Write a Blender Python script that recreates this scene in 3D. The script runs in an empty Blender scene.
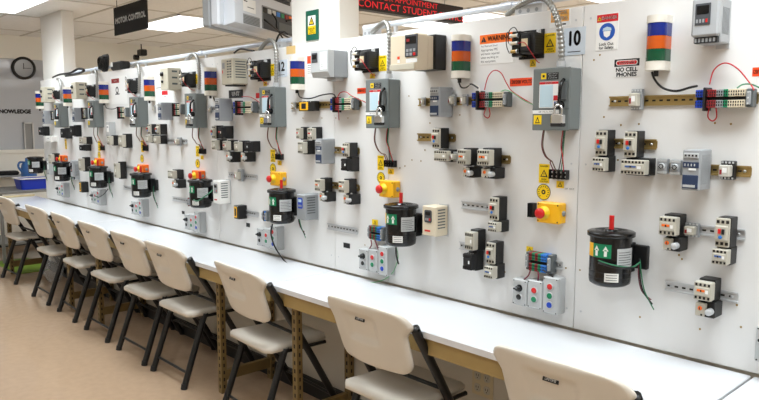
import bpy, math, random
from mathutils import Vector, Matrix
random.seed(7)
PI = math.pi
col = bpy.context.scene.collection

# ------------------------------------------------------------------ camera (metres; wall face is the plane y = 0, floor z = 0)
F, CX, CY, D, H = 680.0, 379.5, 200.0, 2.28163, 1.55653
EX = (0.68155891, -0.08339074, -0.72699617)
EY = (0.73176325, 0.07766952, 0.67711889)
UP = (0.0, 0.9934855, -0.11395863)
def ray(px, py):
    r = (px-CX, CY-py, F)
    return tuple(sum(a*b for a, b in zip(r, k)) for k in (EX, EY, UP))
def P(px, py, d=0.0):                       # survey: photo pixel -> point on the plane d metres in front of the wall
    r = ray(px, py); t = (D-d)/r[1]
    return Vector((r[0]*t, -d, H+r[2]*t))
def PX(px, py, X):                          # ... on the plane x = X
    r = ray(px, py); t = X/r[0]
    return Vector((X, -D+r[1]*t, H+r[2]*t))
cam = bpy.data.cameras.new('camera'); cam.sensor_width = 36; cam.lens = F/759*36
co = bpy.data.objects.new('camera', cam); col.objects.link(co)
co.matrix_world = Matrix(((EX[0], UP[0]*0+EX[1]*1, -EX[2], 0), (EY[0], EY[1], -EY[2], -D), (UP[0], UP[1], -UP[2], H), (0, 0, 0, 1)))
bpy.context.scene.camera = co

# ------------------------------------------------------------------ materials
def lin(c):
    c /= 255.0
    return c/12.92 if c <= .04045 else ((c+.055)/1.055)**2.4
MATS = {}
def mat(name, rgb, rough=.5, metal=0, var=0, scale=8, bump=0, emit=0, trans=0, alpha=1, coat=0):
    m = bpy.data.materials.new(name); m.use_nodes = True
    nt = m.node_tree; b = nt.nodes['Principled BSDF']
    c = tuple(lin(v) for v in rgb)+(1,)
    b.inputs['Base Color'].default_value = c
    b.inputs['Roughness'].default_value = rough
    b.inputs['Metallic'].default_value = metal
    if trans: b.inputs['Transmission Weight'].default_value = trans
    if alpha < 1: b.inputs['Alpha'].default_value = alpha
    if coat: b.inputs['Coat Weight'].default_value = coat; b.inputs['Coat Roughness'].default_value = .08
    if emit:
        b.inputs['Emission Color'].default_value = c; b.inputs['Emission Strength'].default_value = emit
    if var or bump:
        tc = nt.nodes.new('ShaderNodeTexCoord'); n = nt.nodes.new('ShaderNodeTexNoise')
        n.inputs['Scale'].default_value = scale; n.inputs['Detail'].default_value = 5
        nt.links.new(tc.outputs['Object'], n.inputs['Vector'])
        if var:
            r = nt.nodes.new('ShaderNodeMapRange')
            r.inputs['From Min'].default_value = .3; r.inputs['From Max'].default_value = .7
            r.inputs['To Min'].default_value = 1-var; r.inputs['To Max'].default_value = 1+var
            nt.links.new(n.outputs['Fac'], r.inputs['Value'])
            h = nt.nodes.new('ShaderNodeVectorMath'); h.operation = 'SCALE'
            h.inputs[0].default_value = c[:3]
            nt.links.new(r.outputs['Result'], h.inputs['Scale']); nt.links.new(h.outputs['Vector'], b.inputs['Base Color'])
        if bump:
            bp = nt.nodes.new('ShaderNodeBump'); bp.inputs['Strength'].default_value = bump; bp.inputs['Distance'].default_value = .002
            nt.links.new(n.outputs['Fac'], bp.inputs['Height']); nt.links.new(bp.outputs['Normal'], b.inputs['Normal'])
    MATS[name] = m
    return m
mat('panel', (229, 228, 226), .38, var=.02, scale=3)
mat('wallpaint', (242, 241, 234), .6, var=.02, scale=2)
mat('column', (226, 224, 218), .5, var=.015, scale=3)
mat('lowwall', (206, 200, 188), .6, var=.03, scale=4)
mat('ceiling', (240, 240, 238), .9, var=.03, scale=30, bump=.15)
mat('tbar', (206, 203, 196), .6)
mat('floor', (184, 157, 130), .16, var=.05, scale=22, coat=.35)
mat('laminate', (216, 218, 221), .22, var=.008, scale=6)
mat('edge', (222, 222, 224), .35)
mat('seam', (60, 56, 54), .7)
mat('olive', (124, 102, 60), .5, var=.06, scale=20)
mat('hole', (28, 24, 20), .8)
mat('tan', (172, 146, 92), .5, var=.04, scale=12)
mat('black', (20, 20, 21), .45)
mat('matte', (26, 26, 27), .75)
mat('gloss', (13, 13, 14), .22)
mat('rubber', (30, 30, 31), .6)
mat('plastic', (218, 210, 197), .42, var=.012, scale=9, bump=.03)
mat('frame', (18, 18, 18), .42)
mat('grey', (112, 118, 117), .4, var=.015, scale=12)
mat('greydark', (84, 89, 90), .42)
mat('lightgrey', (186, 188, 188), .42)
mat('midgrey', (150, 153, 155), .45)
mat('drivegrey', (168, 170, 172), .42)
mat('psu', (158, 161, 164), .4, var=.02, scale=20)
mat('navy', (38, 54, 84), .45)
mat('cream', (220, 207, 182), .42)
mat('tagblue', (66, 98, 158), .45)
mat('ivory', (192, 187, 173), .45)
mat('vfdgrey', (196, 190, 172), .45)
mat('white', (240, 239, 235), .4)
mat('paper', (238, 238, 236), .6)
mat('bluepaper', (190, 214, 226), .5)
mat('steel', (196, 198, 200), .28, .9)
mat('chrome', (225, 226, 228), .12, 1)
mat('zinc', (204, 206, 208), .36, .4)
mat('alu', (200, 202, 203), .38, .6)
mat('gold', (176, 152, 98), .34, .75)
mat('brass', (160, 130, 70), .4, .7)
mat('conduit', (222, 230, 242), .3, .2)
mat('flex', (158, 158, 154), .32, .6)
mat('red', (205, 28, 26), .35)
mat('darkred', (140, 26, 30), .45)
mat('green', (0, 128, 84), .4)
mat('blue', (24, 66, 178), .4)
mat('skyblue', (40, 120, 205), .45)
mat('yellow', (245, 208, 16), .45)
mat('estopyellow', (246, 184, 24), .4)
mat('orange', (244, 112, 22), .42)
mat('redorange', (236, 74, 28), .45)
mat('lensblue', (14, 36, 122), .16, coat=.5)
mat('lensorange', (198, 84, 16), .16, coat=.5)
mat('lensgreen', (4, 74, 46), .16, coat=.5)
mat('cap', (226, 220, 208), .4)
mat('ink', (20, 20, 22), .6)
mat('dangerred', (206, 24, 36), .5)
mat('signblue', (24, 84, 178), .5)
mat('faded', (238, 176, 92), .6)
mat('tape', (222, 190, 128), .6)
mat('numberbg', (206, 216, 226), .45)
mat('clear', (222, 218, 208), .15, alpha=.75)
mat('wirered', (190, 36, 48), .45)
mat('wiregreen', (40, 120, 82), .45)
mat('palegreen', (120, 176, 130), .45)
mat('wirewhite', (222, 218, 206), .5)
mat('wiremaroon', (112, 34, 52), .5)
mat('wirebrown', (110, 84, 64), .5)
mat('signblack', (22, 20, 19), .95)
mat('frost', (190, 197, 208), .05, var=.02, scale=2, coat=1)
mat('letter', (44, 46, 52), .6)
mat('tubblue', (22, 52, 176), .4)
mat('rollblue', (52, 100, 160), .4)
mat('tvgrey', (206, 210, 216), .5, var=.01, scale=10)
mat('tvdark', (66, 68, 72), .6)
mat('ledpanel', (34, 8, 10), .4)
mat('ledred', (225, 26, 40), .5, emit=.55)
mat('diffuser', (250, 252, 255), .5, emit=3.0)
mat('signgreen', (0, 90, 70), .5)
mat('greenmat', (112, 140, 36), .7, var=.1, scale=30)
mat('bag', (206, 210, 212), .2, alpha=.3)
mat('plate', (208, 194, 160), .45)
mat('shelf', (118, 116, 112), .5)
mat('wood', (196, 178, 140), .55, var=.08, scale=14)
mat('glassface', (176, 182, 190), .08, coat=.6)

# ------------------------------------------------------------------ mesh builder
class MB:
    def __init__(s): s.v = []; s.f = []; s.mi = []; s.sm = []; s.mats = []
    def _m(s, name):
        if name not in s.mats: s.mats.append(name)
        return s.mats.index(name)
    def add(s, vs, fs, m, smooth=False):
        o = len(s.v); k = s._m(m); s.v += [tuple(v) for v in vs]
        for f in fs: s.f.append([i+o for i in f]); s.mi.append(k); s.sm.append(smooth)
        return s
    def box(s, x0, x1, y0, y1, z0, z1, m, c=0):
        if x0 > x1: x0, x1 = x1, x0
        if y0 > y1: y0, y1 = y1, y0
        if z0 > z1: z0, z1 = z1, z0
        c = min(c, (x1-x0)*.45, (y1-y0)*.45, (z1-z0)*.45)
        if c <= 0:
            vs = [(x, y, z) for x in (x0, x1) for y in (y0, y1) for z in (z0, z1)]
            return s.add(vs, [(0, 1, 3, 2), (4, 6, 7, 5), (0, 4, 5, 1), (2, 3, 7, 6), (0, 2, 6, 4), (1, 5, 7, 3)], m)
        vs = []; idx = {}
        lo = (x0, y0, z0); hi = (x1, y1, z1)
        for sx in (0, 1):
            for sy in (0, 1):
                for sz in (0, 1):
                    for a in range(3):
                        q = []
                        for k, sg in enumerate((sx, sy, sz)):
                            e = hi[k] if sg else lo[k]
                            if k != a: e += -c if sg else c
                            q.append(e)
                        idx[(sx, sy, sz, a)] = len(vs); vs.append(q)
        fs = []
        B = (0, 1)
        for a in range(3):
            o = [k for k in range(3) if k != a]
            for sg in B:
                ring = []
                for p, q in ((0, 0), (1, 0), (1, 1), (0, 1)):
                    t = [0, 0, 0]; t[a] = sg; t[o[0]] = p; t[o[1]] = q; ring.append(idx[tuple(t)+(a,)])
                fs.append(ring)
            for p in B:
                for q in B:
                    t0 = [0, 0, 0]; t1 = [0, 0, 0]; t0[a] = 0; t1[a] = 1
                    for t in (t0, t1): t[o[0]] = p; t[o[1]] = q
                    fs.append([idx[tuple(t0)+(o[0],)], idx[tuple(t1)+(o[0],)], idx[tuple(t1)+(o[1],)], idx[tuple(t0)+(o[1],)]])
        for sx in B:
            for sy in B:
                for sz in B: fs.append([idx[(sx, sy, sz, a)] for a in range(3)])
        cen = Vector(((x0+x1)/2, (y0+y1)/2, (z0+z1)/2))
        for f in fs:
            a, b, d = Vector(vs[f[0]]), Vector(vs[f[1]]), Vector(vs[f[2]])
            if (b-a).cross(d-a).dot(a-cen) < 0: f.reverse()
        return s.add(vs, fs, m)
    def tube(s, pts, r, m, seg=8, close=True, rf=None):
        pts = [Vector(p) for p in pts]; n = len(pts); vs = []; fs = []; pr = None
        for i, p in enumerate(pts):
            t = (pts[min(i+1, n-1)]-pts[max(i-1, 0)])
            t = t.normalized() if t.length > 1e-9 else Vector((0, 0, 1))
            if pr is None:
                a = Vector((0, 0, 1)) if abs(t.z) < .9 else Vector((1, 0, 0)); pr = (a-t*a.dot(t)).normalized()
            else:
                q = pr-t*pr.dot(t); pr = q.normalized() if q.length > 1e-6 else pr
            b = t.cross(pr); rr = rf(i) if rf else r
            for k in range(seg):
                an = 2*PI*k/seg; vs.append(p+(pr*math.cos(an)+b*math.sin(an))*rr)
        for i in range(n-1):
            for k in range(seg):
                fs.append((i*seg+k, i*seg+(k+1) % seg, (i+1)*seg+(k+1) % seg, (i+1)*seg+k))
        s.add(vs, fs, m, seg > 5)
        if close:
            s.add([vs[k] for k in range(seg)], [tuple(reversed(range(seg)))], m)
            s.add([vs[(n-1)*seg+k] for k in range(seg)], [tuple(range(seg))], m)
        return s
    def cyl(s, a, b, r, m, seg=16): return s.tube([a, b], r, m, seg)
    def lathe(s, prof, m, origin=(0, 0, 0), axis='z', seg=32, smooth=True):     # prof: [(r, h)]
        vs = []; fs = []; n = len(prof)
        for r, h in prof:
            for k in range(seg):
                a = 2*PI*k/seg; c, q = r*math.cos(a), r*math.sin(a)
                v = (c, q, h) if axis == 'z' else (c, -h, q)
                vs.append(tuple(v[i]+origin[i] for i in range(3)))
        for i in range(n-1):
            for k in range(seg):
                f = (i*seg+k, i*seg+(k+1) % seg, (i+1)*seg+(k+1) % seg, (i+1)*seg+k)
                fs.append(f)
        s.add(vs, fs, m, smooth)
        return s
    def prism(s, poly, z0, z1, m, smooth=False):         # poly in (x, y), extruded in z
        n = len(poly); vs = [(x, y, z0) for x, y in poly]+[(x, y, z1) for x, y in poly]
        s.add(vs, [(i, (i+1) % n, n+(i+1) % n, n+i) for i in range(n)], m, smooth)
        s.add(vs, [tuple(reversed(range(n))), tuple(range(n, 2*n))], m)
        return s
    def xprism(s, poly, x0, x1, m):                      # poly in (y, z), extruded in x
        n = len(poly); vs = [(x0, y, z) for y, z in poly]+[(x1, y, z) for y, z in poly]
        s.add(vs, [(i, (i+1) % n, n+(i+1) % n, n+i) for i in range(n)]+[tuple(reversed(range(n))), tuple(range(n, 2*n))], m)
        return s
    def face(s, poly, y, m):                             # flat polygon in (x, z) facing -y
        s.add([(x, y, z) for x, z in poly], [tuple(range(len(poly)))], m); return s
    def text(s, body, size, x, z, y, m, align='CENTER', sx=1, bold=0):
        vs, fs = glyphs(body, align)
        vv = [(x+a*size*sx, y, z+b*size) for a, b in vs]
        if bold:
            for dx, dz in ((bold, 0), (-bold, 0), (0, bold), (0, -bold)):
                s.add([(a+dx*size, b-.00004, c+dz*size) for a, b, c in vv], fs, m)
        s.add(vv, fs, m); return s
    def build(s, name, parent=None, loc=None, rot=None):
        me = bpy.data.meshes.new(name); me.from_pydata(s.v, [], s.f)
        for n in s.mats: me.materials.append(MATS[n])
        me.polygons.foreach_set('material_index', s.mi); me.polygons.foreach_set('use_smooth', s.sm); me.update()
        o = bpy.data.objects.new(name, me); col.objects.link(o)
        if parent: o.parent = parent
        if loc is not None: o.location = loc
        if rot: o.rotation_euler = rot
        return o
GL = {}
def glyphs(body, align):
    k = (body, align)
    if k not in GL:
        c = bpy.data.curves.new('t', 'FONT'); c.body = body; c.align_x = align; c.align_y = 'CENTER'; c.resolution_u = 3
        o = bpy.data.objects.new('t', c); col.objects.link(o)
        bpy.context.view_layer.update()
        me = bpy.data.meshes.new_from_object(o.evaluated_get(bpy.context.evaluated_depsgraph_get()))
        GL[k] = ([(v.co.x, v.co.y) for v in me.vertices], [tuple(p.vertices) for p in me.polygons])
        bpy.data.objects.remove(o); bpy.data.curves.remove(c); bpy.data.meshes.remove(me)
    return GL[k]

LABELS = {}
def tag(o, label, cat, group=None, kind=None):
    o['label'] = label; o['category'] = cat
    if group: o['group'] = group
    if kind: o['kind'] = kind
    LABELS.setdefault(label, []).append(o)
    return o
def thing(name, loc, label, cat, group=None, rot=None):
    o = bpy.data.objects.new(name, None); col.objects.link(o); o.location = loc; o.empty_display_size = .05
    if rot: o.rotation_euler = rot
    return tag(o, label, cat, group)
def struct(mb, name, parent=None):
    o = mb.build(name, parent)
    if not parent: o['kind'] = 'structure'
    return o
def smooth_path(pts, n=8):
    pts = [Vector(p) for p in pts]; out = []
    for i in range(len(pts)-1):
        p0 = pts[max(i-1, 0)]; p1 = pts[i]; p2 = pts[i+1]; p3 = pts[min(i+2, len(pts)-1)]
        for k in range(n):
            t = k/n
            out.append(.5*((2*p1)+(p2-p0)*t+(2*p0-5*p1+4*p2-p3)*t*t+(3*p1-p0-3*p2+p3)*t**3))
    out.append(pts[-1]); return out
def rrect(w, h, r, n=5):
    out = []
    for cx, cz, a0 in ((w/2-r, h/2-r, 0), (-w/2+r, h/2-r, 90), (-w/2+r, -h/2+r, 180), (w/2-r, -h/2+r, 270)):
        for k in range(n+1):
            a = math.radians(a0+90*k/n); out.append((cx+r*math.cos(a), cz+r*math.sin(a)))
    return out

# ------------------------------------------------------------------ the setting
CEIL, XB, XR, YF, YB = 2.62, -9.35, 3.2, -4.6, 4.6
b = MB().box(XB-.1, XR+.1, YF-.1, YB+.1, -.1, 0, 'floor')
struct(b, 'floor')
b = MB().box(XB-.1, XR+.1, YF-.1, YB+.1, CEIL, CEIL+.1, 'ceiling')
y = 0.33
GY = [0.33+.61*k for k in range(-8, 8)]
for g in GY: b.box(XB, XR, g-.012, g+.012, CEIL-.006, CEIL+.001, 'tbar')
GX = [-7.58+1.22*k for k in range(-1, 9)]
for g in GX: b.box(g-.012, g+.012, YF, YB, CEIL-.006, CEIL+.001, 'tbar')
struct(b, 'ceiling')
struct(MB().box(XB-.1, XR+.1, YB, YB+.1, 0, CEIL, 'wallpaint'), 'wall_rear')
struct(MB().box(XB-.1, XR+.1, YF-.1, YF, 0, CEIL, 'wallpaint'), 'wall_front')
struct(MB().box(XR, XR+.1, YF, YB, 0, CEIL, 'wallpaint'), 'wall_right')
# far end wall with a big grey glossy pane between two mouldings
b = MB().box(XB-.1, XB, YF, YB, 0, 1.2, 'wallpaint').box(XB-.1, XB, YF, YB, 2.36, CEIL, 'wallpaint')
b.box(XB-.1, XB, .62, YB, 1.2, 2.36, 'wallpaint')
struct(b, 'wall_left')
w1 = struct(MB().box(XB-.05, XB-.012, -3.6, .62, 1.2, 2.36, 'frost'), 'window_1')
struct(MB().box(XB-.02, XB+.015, -3.6, .62, 2.335, 2.385, 'wallpaint').box(XB-.02, XB+.018, -3.6, .62, 1.17, 1.215, 'wallpaint'), 'window_frame', w1)
f = MB()
f.text('KNOWLEDGE', .066, 0, 0, 0, 'letter', 'LEFT', .98, .07)
q = f.build('lettering', w1, (XB-.0115, -.0, 1.685), (0, 0, PI/2))
struct(MB().box(XB-.02, XB+.03, .30, .315, 1.22, 1.55, 'zinc').box(XB-.02, XB+.03, .40, .415, 1.22, 1.55, 'zinc')
       .box(XB-.02, XB+.03, .30, .415, 1.535, 1.55, 'zinc').box(XB-.012, XB+.01, .315, .40, 1.22, 1.535, 'midgrey'), 'window_latch', w1)
struct(MB().box(XB, XB+.02, YF, YB, 0, .1, 'black'), 'baseboard_left')
# the training partition: white panels above the bench, painted wall below, two columns let into it
WL, WR, WT = -7.58, .75, 1.978
struct(MB().box(WL, WR, 0.0, .12, 0, .735, 'lowwall'), 'wall_back')
struct(MB().box(WL+.02, WR, -.018, 0, 0, .1, 'black'), 'baseboard_back')
seams = [WL, -6.42, -5.2, -4.02, -2.80, -2.385, -1.355, -.15, WR]
pn = 0
holes = [(604, 117), (621, 125), (639, 124), (715, 123), (731, 124), (618, 160), (600, 55), (676, 249), (679, 255), (682, 259), (737, 305), (741, 327), (609, 31), (460, 115), (430, 123), (425, 150), (421, 161),
         (348, 118), (336, 118), (322, 118), (303, 118), (575, 268), (580, 270), (700, 329), (566, 268), (505, 272), (594, 60), (530, 268), (409, 96), (352, 160), (405, 166), (400, 168), (412, 160), (365, 245), (640, 317), (500, 330)]
hx = [P(*h) for h in holes]
for i in range(len(seams)-1):
    x0, x1 = seams[i], seams[i+1]
    b = MB().box(x0+.0012, x1-.0012, 0, .025, .7665, WT, 'panel', .002)
    for h in hx:
        if x0+.01 < h.x < x1-.01 and .78 < h.z < 1.95: b.cyl((h.x, .002, h.z), (h.x, -.0012, h.z), .0035, 'brass', 8)
    for z in (.84, 1.40, 1.93):
        for x in (x0+.03, x1-.03): b.cyl((x, .002, z), (x, -.0014, z), .004, 'zinc', 8)
    struct(b, 'wall_panel')
struct(MB().box(WL, WR, .0255, .12, .736, WT-.004, 'lowwall'), 'wall_back')
c = struct(MB().box(-3.205, -2.785, .026, .165, WT-.002, CEIL-.001, 'column', .004), 'column')
c = struct(MB().box(-7.56, -6.94, .026, .14, WT-.002, CEIL-.001, 'column', .004), 'column')

# ------------------------------------------------------------------ ceiling lights
LE = 15.0
def troffer(cx, cy, label, k=1.0):
    t = thing('ceiling_light', (cx, cy, CEIL-.006), label, 'ceiling light', 'recessed ceiling light panels')
    L, Wd = .61, .305
    f = MB()
    for x0, x1, y0, y1 in ((-L, L, -Wd, -Wd+.02), (-L, L, Wd-.02, Wd), (-L, -L+.02, -Wd, Wd), (L-.02, L, -Wd, Wd)):
        f.box(x0, x1, y0, y1, -.014, 0, 'white')
    f.build('frame', t)
    MB().box(-L+.02, L-.02, -Wd+.02, Wd-.02, -.01, -.002, 'diffuser').build('diffuser', t)
    li = bpy.data.lights.new('tube_light', 'AREA'); li.shape = 'RECTANGLE'; li.size = 1.1; li.size_y = .5; li.energy = LE*k; li.color = (.86, .95, 1.0); li.spread = math.radians(128)
    lo = bpy.data.objects.new('tube_light', li); col.objects.link(lo); lo.parent = t; lo.location = (0, 0, -.016)
LX = [-6.97, -4.8, -2.6, -.4, 1.8]
for i, x in enumerate(LX):
    for j, y in enumerate((-2.4, -.55, 1.24, 3.07)):
        if (i, j) == (0, 1): l = 'bright recessed ceiling light above the folding chairs at the far left'
        elif (i, j) == (0, 2): l = 'bright recessed ceiling light between the hanging black sign and the television'
        elif (i, j) == (1, 3): l = 'bright recessed ceiling light below the red scrolling sign behind the partition'
        else: l = 'recessed ceiling light out of view above the room'
        troffer(x if not (i == 0 and j == 1) else -6.78, y, l, .5 if j == 0 else 1.15)

# ------------------------------------------------------------------ bench
TOP = .76
def counter(x0, x1, label):
    t = thing('bench_top', ((x0+x1)/2, -.215, TOP-.028), label, 'workbench', 'white bench tops along the wall')
    h = (x1-x0)/2-.004
    MB().box(-h, h, -.215, .207, .002, .0275, 'laminate', .003).build('top', t)
    MB().box(-h, h, -.2185, -.2152, .002, .026, 'edge').build('edge_band', t)
    a = MB().box(-h+.02, h-.02, -.195, -.17, -.07, .0015, 'tan').box(-h+.02, h-.02, -.17, -.14, -.006, .0015, 'tan')
    a.build('apron', t)
    return t
def leg_frame(t, x):
    lx = x-t.location.x
    for y0 in (-.165, .17):
        g = MB(); z0, z1 = -(TOP-.028), -.0065
        g.box(lx-.019, lx+.019, y0, y0+.003, z0, z1, 'olive').box(lx+.016, lx+.019, y0+.003, y0+.034, z0, z1, 'olive')
        k = z0+.03
        while k < z1-.02:
            g.box(lx-.006, lx+.005, y0-.0006, y0, k, k+.02, 'hole'); g.box(lx+.019, lx+.0196, y0+.013, y0+.021, k, k+.02, 'hole'); k += .042
        g.build('leg', t)
    MB().box(lx-.014, lx+.012, -.1615, .1695, -.66, -.60, 'olive').build('rail', t)
ct = [counter(-7.95, -5.50, 'white bench top at the far left end of the row'), counter(-5.50, -2.79, 'white bench top between the far end and the pillar'),
      counter(-2.79, -.712, 'white bench top nearest the camera, in front of the sign marked 10'), counter(-.712, 1.2, 'white bench top past the dark joint at the right edge')]
leg_frame(ct[0], -7.62); leg_frame(ct[0], -5.87); leg_frame(ct[1], -5.22); leg_frame(ct[1], -3.39); leg_frame(ct[2], -2.655); leg_frame(ct[2], -.86); leg_frame(ct[3], -.55); leg_frame(ct[3], 1.0)

# outlet plates under the bench
t = thing('outlet_plate', (-1.785, -.0005, .425), 'beige double outlet plate on the wall under the bench', 'outlet')
f = MB().box(-.058, .058, -.006, 0, -.062, .062, 'plate', .003)
f.build('plate', t)
for dx in (-.026, .026):
    for dz in (-.027, .027):
        r = MB(); r.prism([(a, c) for a, c in rrect(.034, .036, .012)], 0, .002, 'ivory')
        r.v = [(x, -.006-z, y) for x, y, z in r.v]
        for s in (-.006, .006): r.box(s-.0012, s+.0012, -.0086, -.008, -.002, .008, 'hole')
        r.cyl((0, -.008, -.009), (0, -.0086, -.009), .0025, 'hole', 8)
        r.build('socket', t, (dx, 0, dz))

# ------------------------------------------------------------------ folding chairs
def chair(x, y, rz, label, brand=False):
    t = thing('folding_chair', (x, y, 0), label, 'chair', 'folding chairs along the bench', (0, 0, rz))
    # backrest: curved moulded shell with a grip recess
    ZT, ZB, HW = .848, .568, .256
    def yc(xx, z): return -.205-(z-.76)*.34+ (abs(xx)/HW)**2.0*.055-.045
    nu, nv = 30, 28
    front = []; back = []
    for j in range(nv+1):
        v = .5-.5*math.cos(PI*j/nv); z = ZB+(ZT-ZB)*v
        q_ = min(1, max(0, (z-.735)/.06)); hw = .206+.014*v+.036*q_*q_*(3-2*q_)
        rt, rb = .085, .06
        if z > ZT-rt: q = (z-(ZT-rt))/rt; hw -= rt*(1-math.sqrt(max(0, 1-q*q)))*.9
        if z < ZB+rb: q = ((ZB+rb)-z)/rb; hw -= rb*(1-math.sqrt(max(0, 1-q*q)))*.9
        for i in range(nu+1):
            u = -1+2*i/nu; xx = u*hw
            zz = z-.012*(abs(u)**3)*max(0, (v-.7)/.3)
            yy = yc(xx, z)
            e = max(0, 1-min(1-abs(u), .12)/.12, 1-min(v, 1-v, .1)/.1)
            th = .030*(1-.55*e**3)
            rec = 0
            if brand is not None:
                rx = min(1, max(0, (.092-abs(xx))/.012)); rzv = min(1, max(0, (z-.675)/.02), max(0, (.800-z)/.010))
                rec = .017*rx*min(1, rzv)
            back.append((xx, yy-th*.5+rec, zz)); front.append((xx, yy+th*.5, zz))
    n1 = nu+1; N = len(back); fs = []
    for j in range(nv):
        for i in range(nu):
            a = j*n1+i
            fs.append((a, a+1, a+n1+1, a+n1)); fs.append((N+a, N+a+n1, N+a+n1+1, N+a+1))
    for i in range(nu):
        fs.append((i+1, i, N+i, N+i+1)); a = nv*n1+i; fs.append((a, a+1, N+a+1, N+a))
    for j in range(nv):
        a = j*n1; fs.append((a, a+n1, N+a+n1, N+a)); a = j*n1+nu; fs.append((a+n1, a, N+a, N+a+n1))
    bk = MB().add(back+front, fs, 'plastic', True).build('backrest', t)
    nb = MB().box(-.028, .028, -.0015, .001, -.007, .007, 'ink')
    nb.text('LIFETIME', .0105, 0, 0, -.0018, 'white', bold=.02)
    nb.build('name_plate', bk, (0, yc(0, .775)+.0005, .775), (math.radians(-17), 0, 0))
    # seat
    vs = []; fs = []; nu, nv = 18, 14
    for lay in (0, 1):
        for j in range(nv+1):
            v = j/nv; yy = -.185+.40*v
            hw = .212-.03*v
            if v < .12: hw -= .035*(1-math.sqrt(max(0, 1-((.12-v)/.12)**2)))
            if v > .86: hw -= .05*(1-math.sqrt(max(0, 1-((v-.86)/.14)**2)))
            for i in range(nu+1):
                u = -1+2*i/nu
                e = max(0, 1-min(1-abs(u), .14)/.14, 1-min(v, 1-v, .1)/.1)
                top = .452-.012*(1-abs(u)**2)*(1-e)-.010*e**3-(.012*max(0, (v-.8)/.2)**2)
                vs.append((u*hw, yy, top if lay == 0 else .418-.004*(1-e)))
    n1 = nu+1; N = n1*(nv+1)
    for j in range(nv):
        for i in range(nu):
            a = j*n1+i; fs += [(a, a+1, a+n1+1, a+n1), (N+a, N+a+n1, N+a+n1+1, N+a+1)]
    for i in range(nu):
        a = nv*n1+i; fs += [(i+1, i, N+i, N+i+1), (a, a+1, N+a+1, N+a)]
    for j in range(nv):
        a = j*n1; fs.append((a, a+n1, N+a+n1, N+a)); a += nu; fs.append((a+n1, a, N+a, N+a+n1))
    MB().add(vs, fs, 'plastic', True).build('seat', t)
    for sx in (-1, 1):
        xx = sx*.234
        MB().tube(smooth_path([(xx, -.175, .765), (xx, -.165, .745), (xx, .035, .41), (xx, .255, .012)], 6), .0185, 'frame', 10).build('leg', t)
        xi = sx*.198
        MB().tube(smooth_path([(xi, -.07, .41), (xi, -.09, .385), (xi+sx*.006, -.225, .012)], 6), .0185, 'frame', 10).build('leg', t)
        MB().tube([(xi, -.10, .41), (xi, .17, .41)], .010, 'frame', 8).build('seat_rail', t)
        for yy, q in ((.258, xx), (-.228, xi+sx*.006)): MB().cyl((q, yy, 0), (q, yy-.006*(1 if yy > 0 else -1), .03), .0195, 'rubber', 10).build('foot', t)
    MB().tube([(-.202, -.194, .085), (.202, -.194, .085)], .008, 'frame', 8).build('stretcher', t)
    MB().tube([(-.234, .19, .125), (.234, .19, .125)], .008, 'frame', 8).build('stretcher', t)
    MB().tube([(-.198, -.085, .395), (.198, -.085, .395)], .009, 'frame', 8).build('stretcher', t)
    MB().tube([(-.234, -.02, .492), (.234, -.02, .492)], .009, 'frame', 8).build('stretcher', t)
CH = [(-1.105, -.285, 0, 'off-white folding chair nearest the camera at the bottom right edge, with a black name plate'),
      (-1.985, -.285, .0, 'off-white folding chair second from the camera, beside the beige outlet plate'),
      (-2.94, -.285, -.06, 'off-white folding chair between the two slotted steel legs below the pillar'),
      (-3.79, -.28, 0, 'off-white folding chair fourth from the camera, left of the nearer bench leg pair'),
      (-4.33, -.28, 0, 'off-white folding chair fifth from the camera, overlapping the fourth'),
      (-4.95, -.275, .0, 'off-white folding chair sixth from the camera, in the middle of the left row'),
      (-5.60, -.265, -.04, 'off-white folding chair seventh from the camera, between the far slotted legs'),
      (-6.28, -.26, 0, 'off-white folding chair second from the far left end of the bench'),
      (-7.3, -.25, .03, 'off-white folding chair at the far left end, cut by the picture edge')]
for k, c in enumerate(CH): chair(*c)

# ------------------------------------------------------------------ device builders (local: x along the wall, -y out of the wall, z up)
ORD = {1: 'first', 2: 'second', 3: 'third', 4: 'fourth', 5: 'fifth', 6: 'sixth', 7: 'seventh'}
def SW(n): return '%s grey switch box from the right' % ORD[n] if n else 'right edge of the panel'
def span(bx, d):
    xl, yt, xr, yb = bx; xm = (xl+xr)/2; ym = (yt+yb)/2
    X0 = P(xl, ym, d).x; X1 = P(xr, ym, 0).x; Z1 = P(xm, yt, d).z; Z0 = P(xm, yb, d).z
    return (X0+X1)/2, X1-X0, (Z0+Z1)/2, Z1-Z0
RAILS = []
ONRAIL = []
def dev(fn, name, label, cat, bx, d, w=None, h=None, off=0, group=None, **kw):
    X, ww, Z, hh = span(bx, d+off)
    w = w or max(ww, .02); h = h or hh
    t = thing(name, (X, -off, Z), label, cat, group)
    fn(t, w, h, d, **kw)
    if fn is rail: RAILS.append((X-w/2, X+w/2, Z))
    elif off: ONRAIL.append((t, w, h))
    return t
def screws_row(b, w, n, z, y, m='hole', r=.0032, sz=None):
    for i in range(n):
        x = -w/2+w*(i+.5)/n; b.box(x-r, x+r, y-.0008, y+.002, z-(sz or r), z+(sz or r), m)

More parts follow.
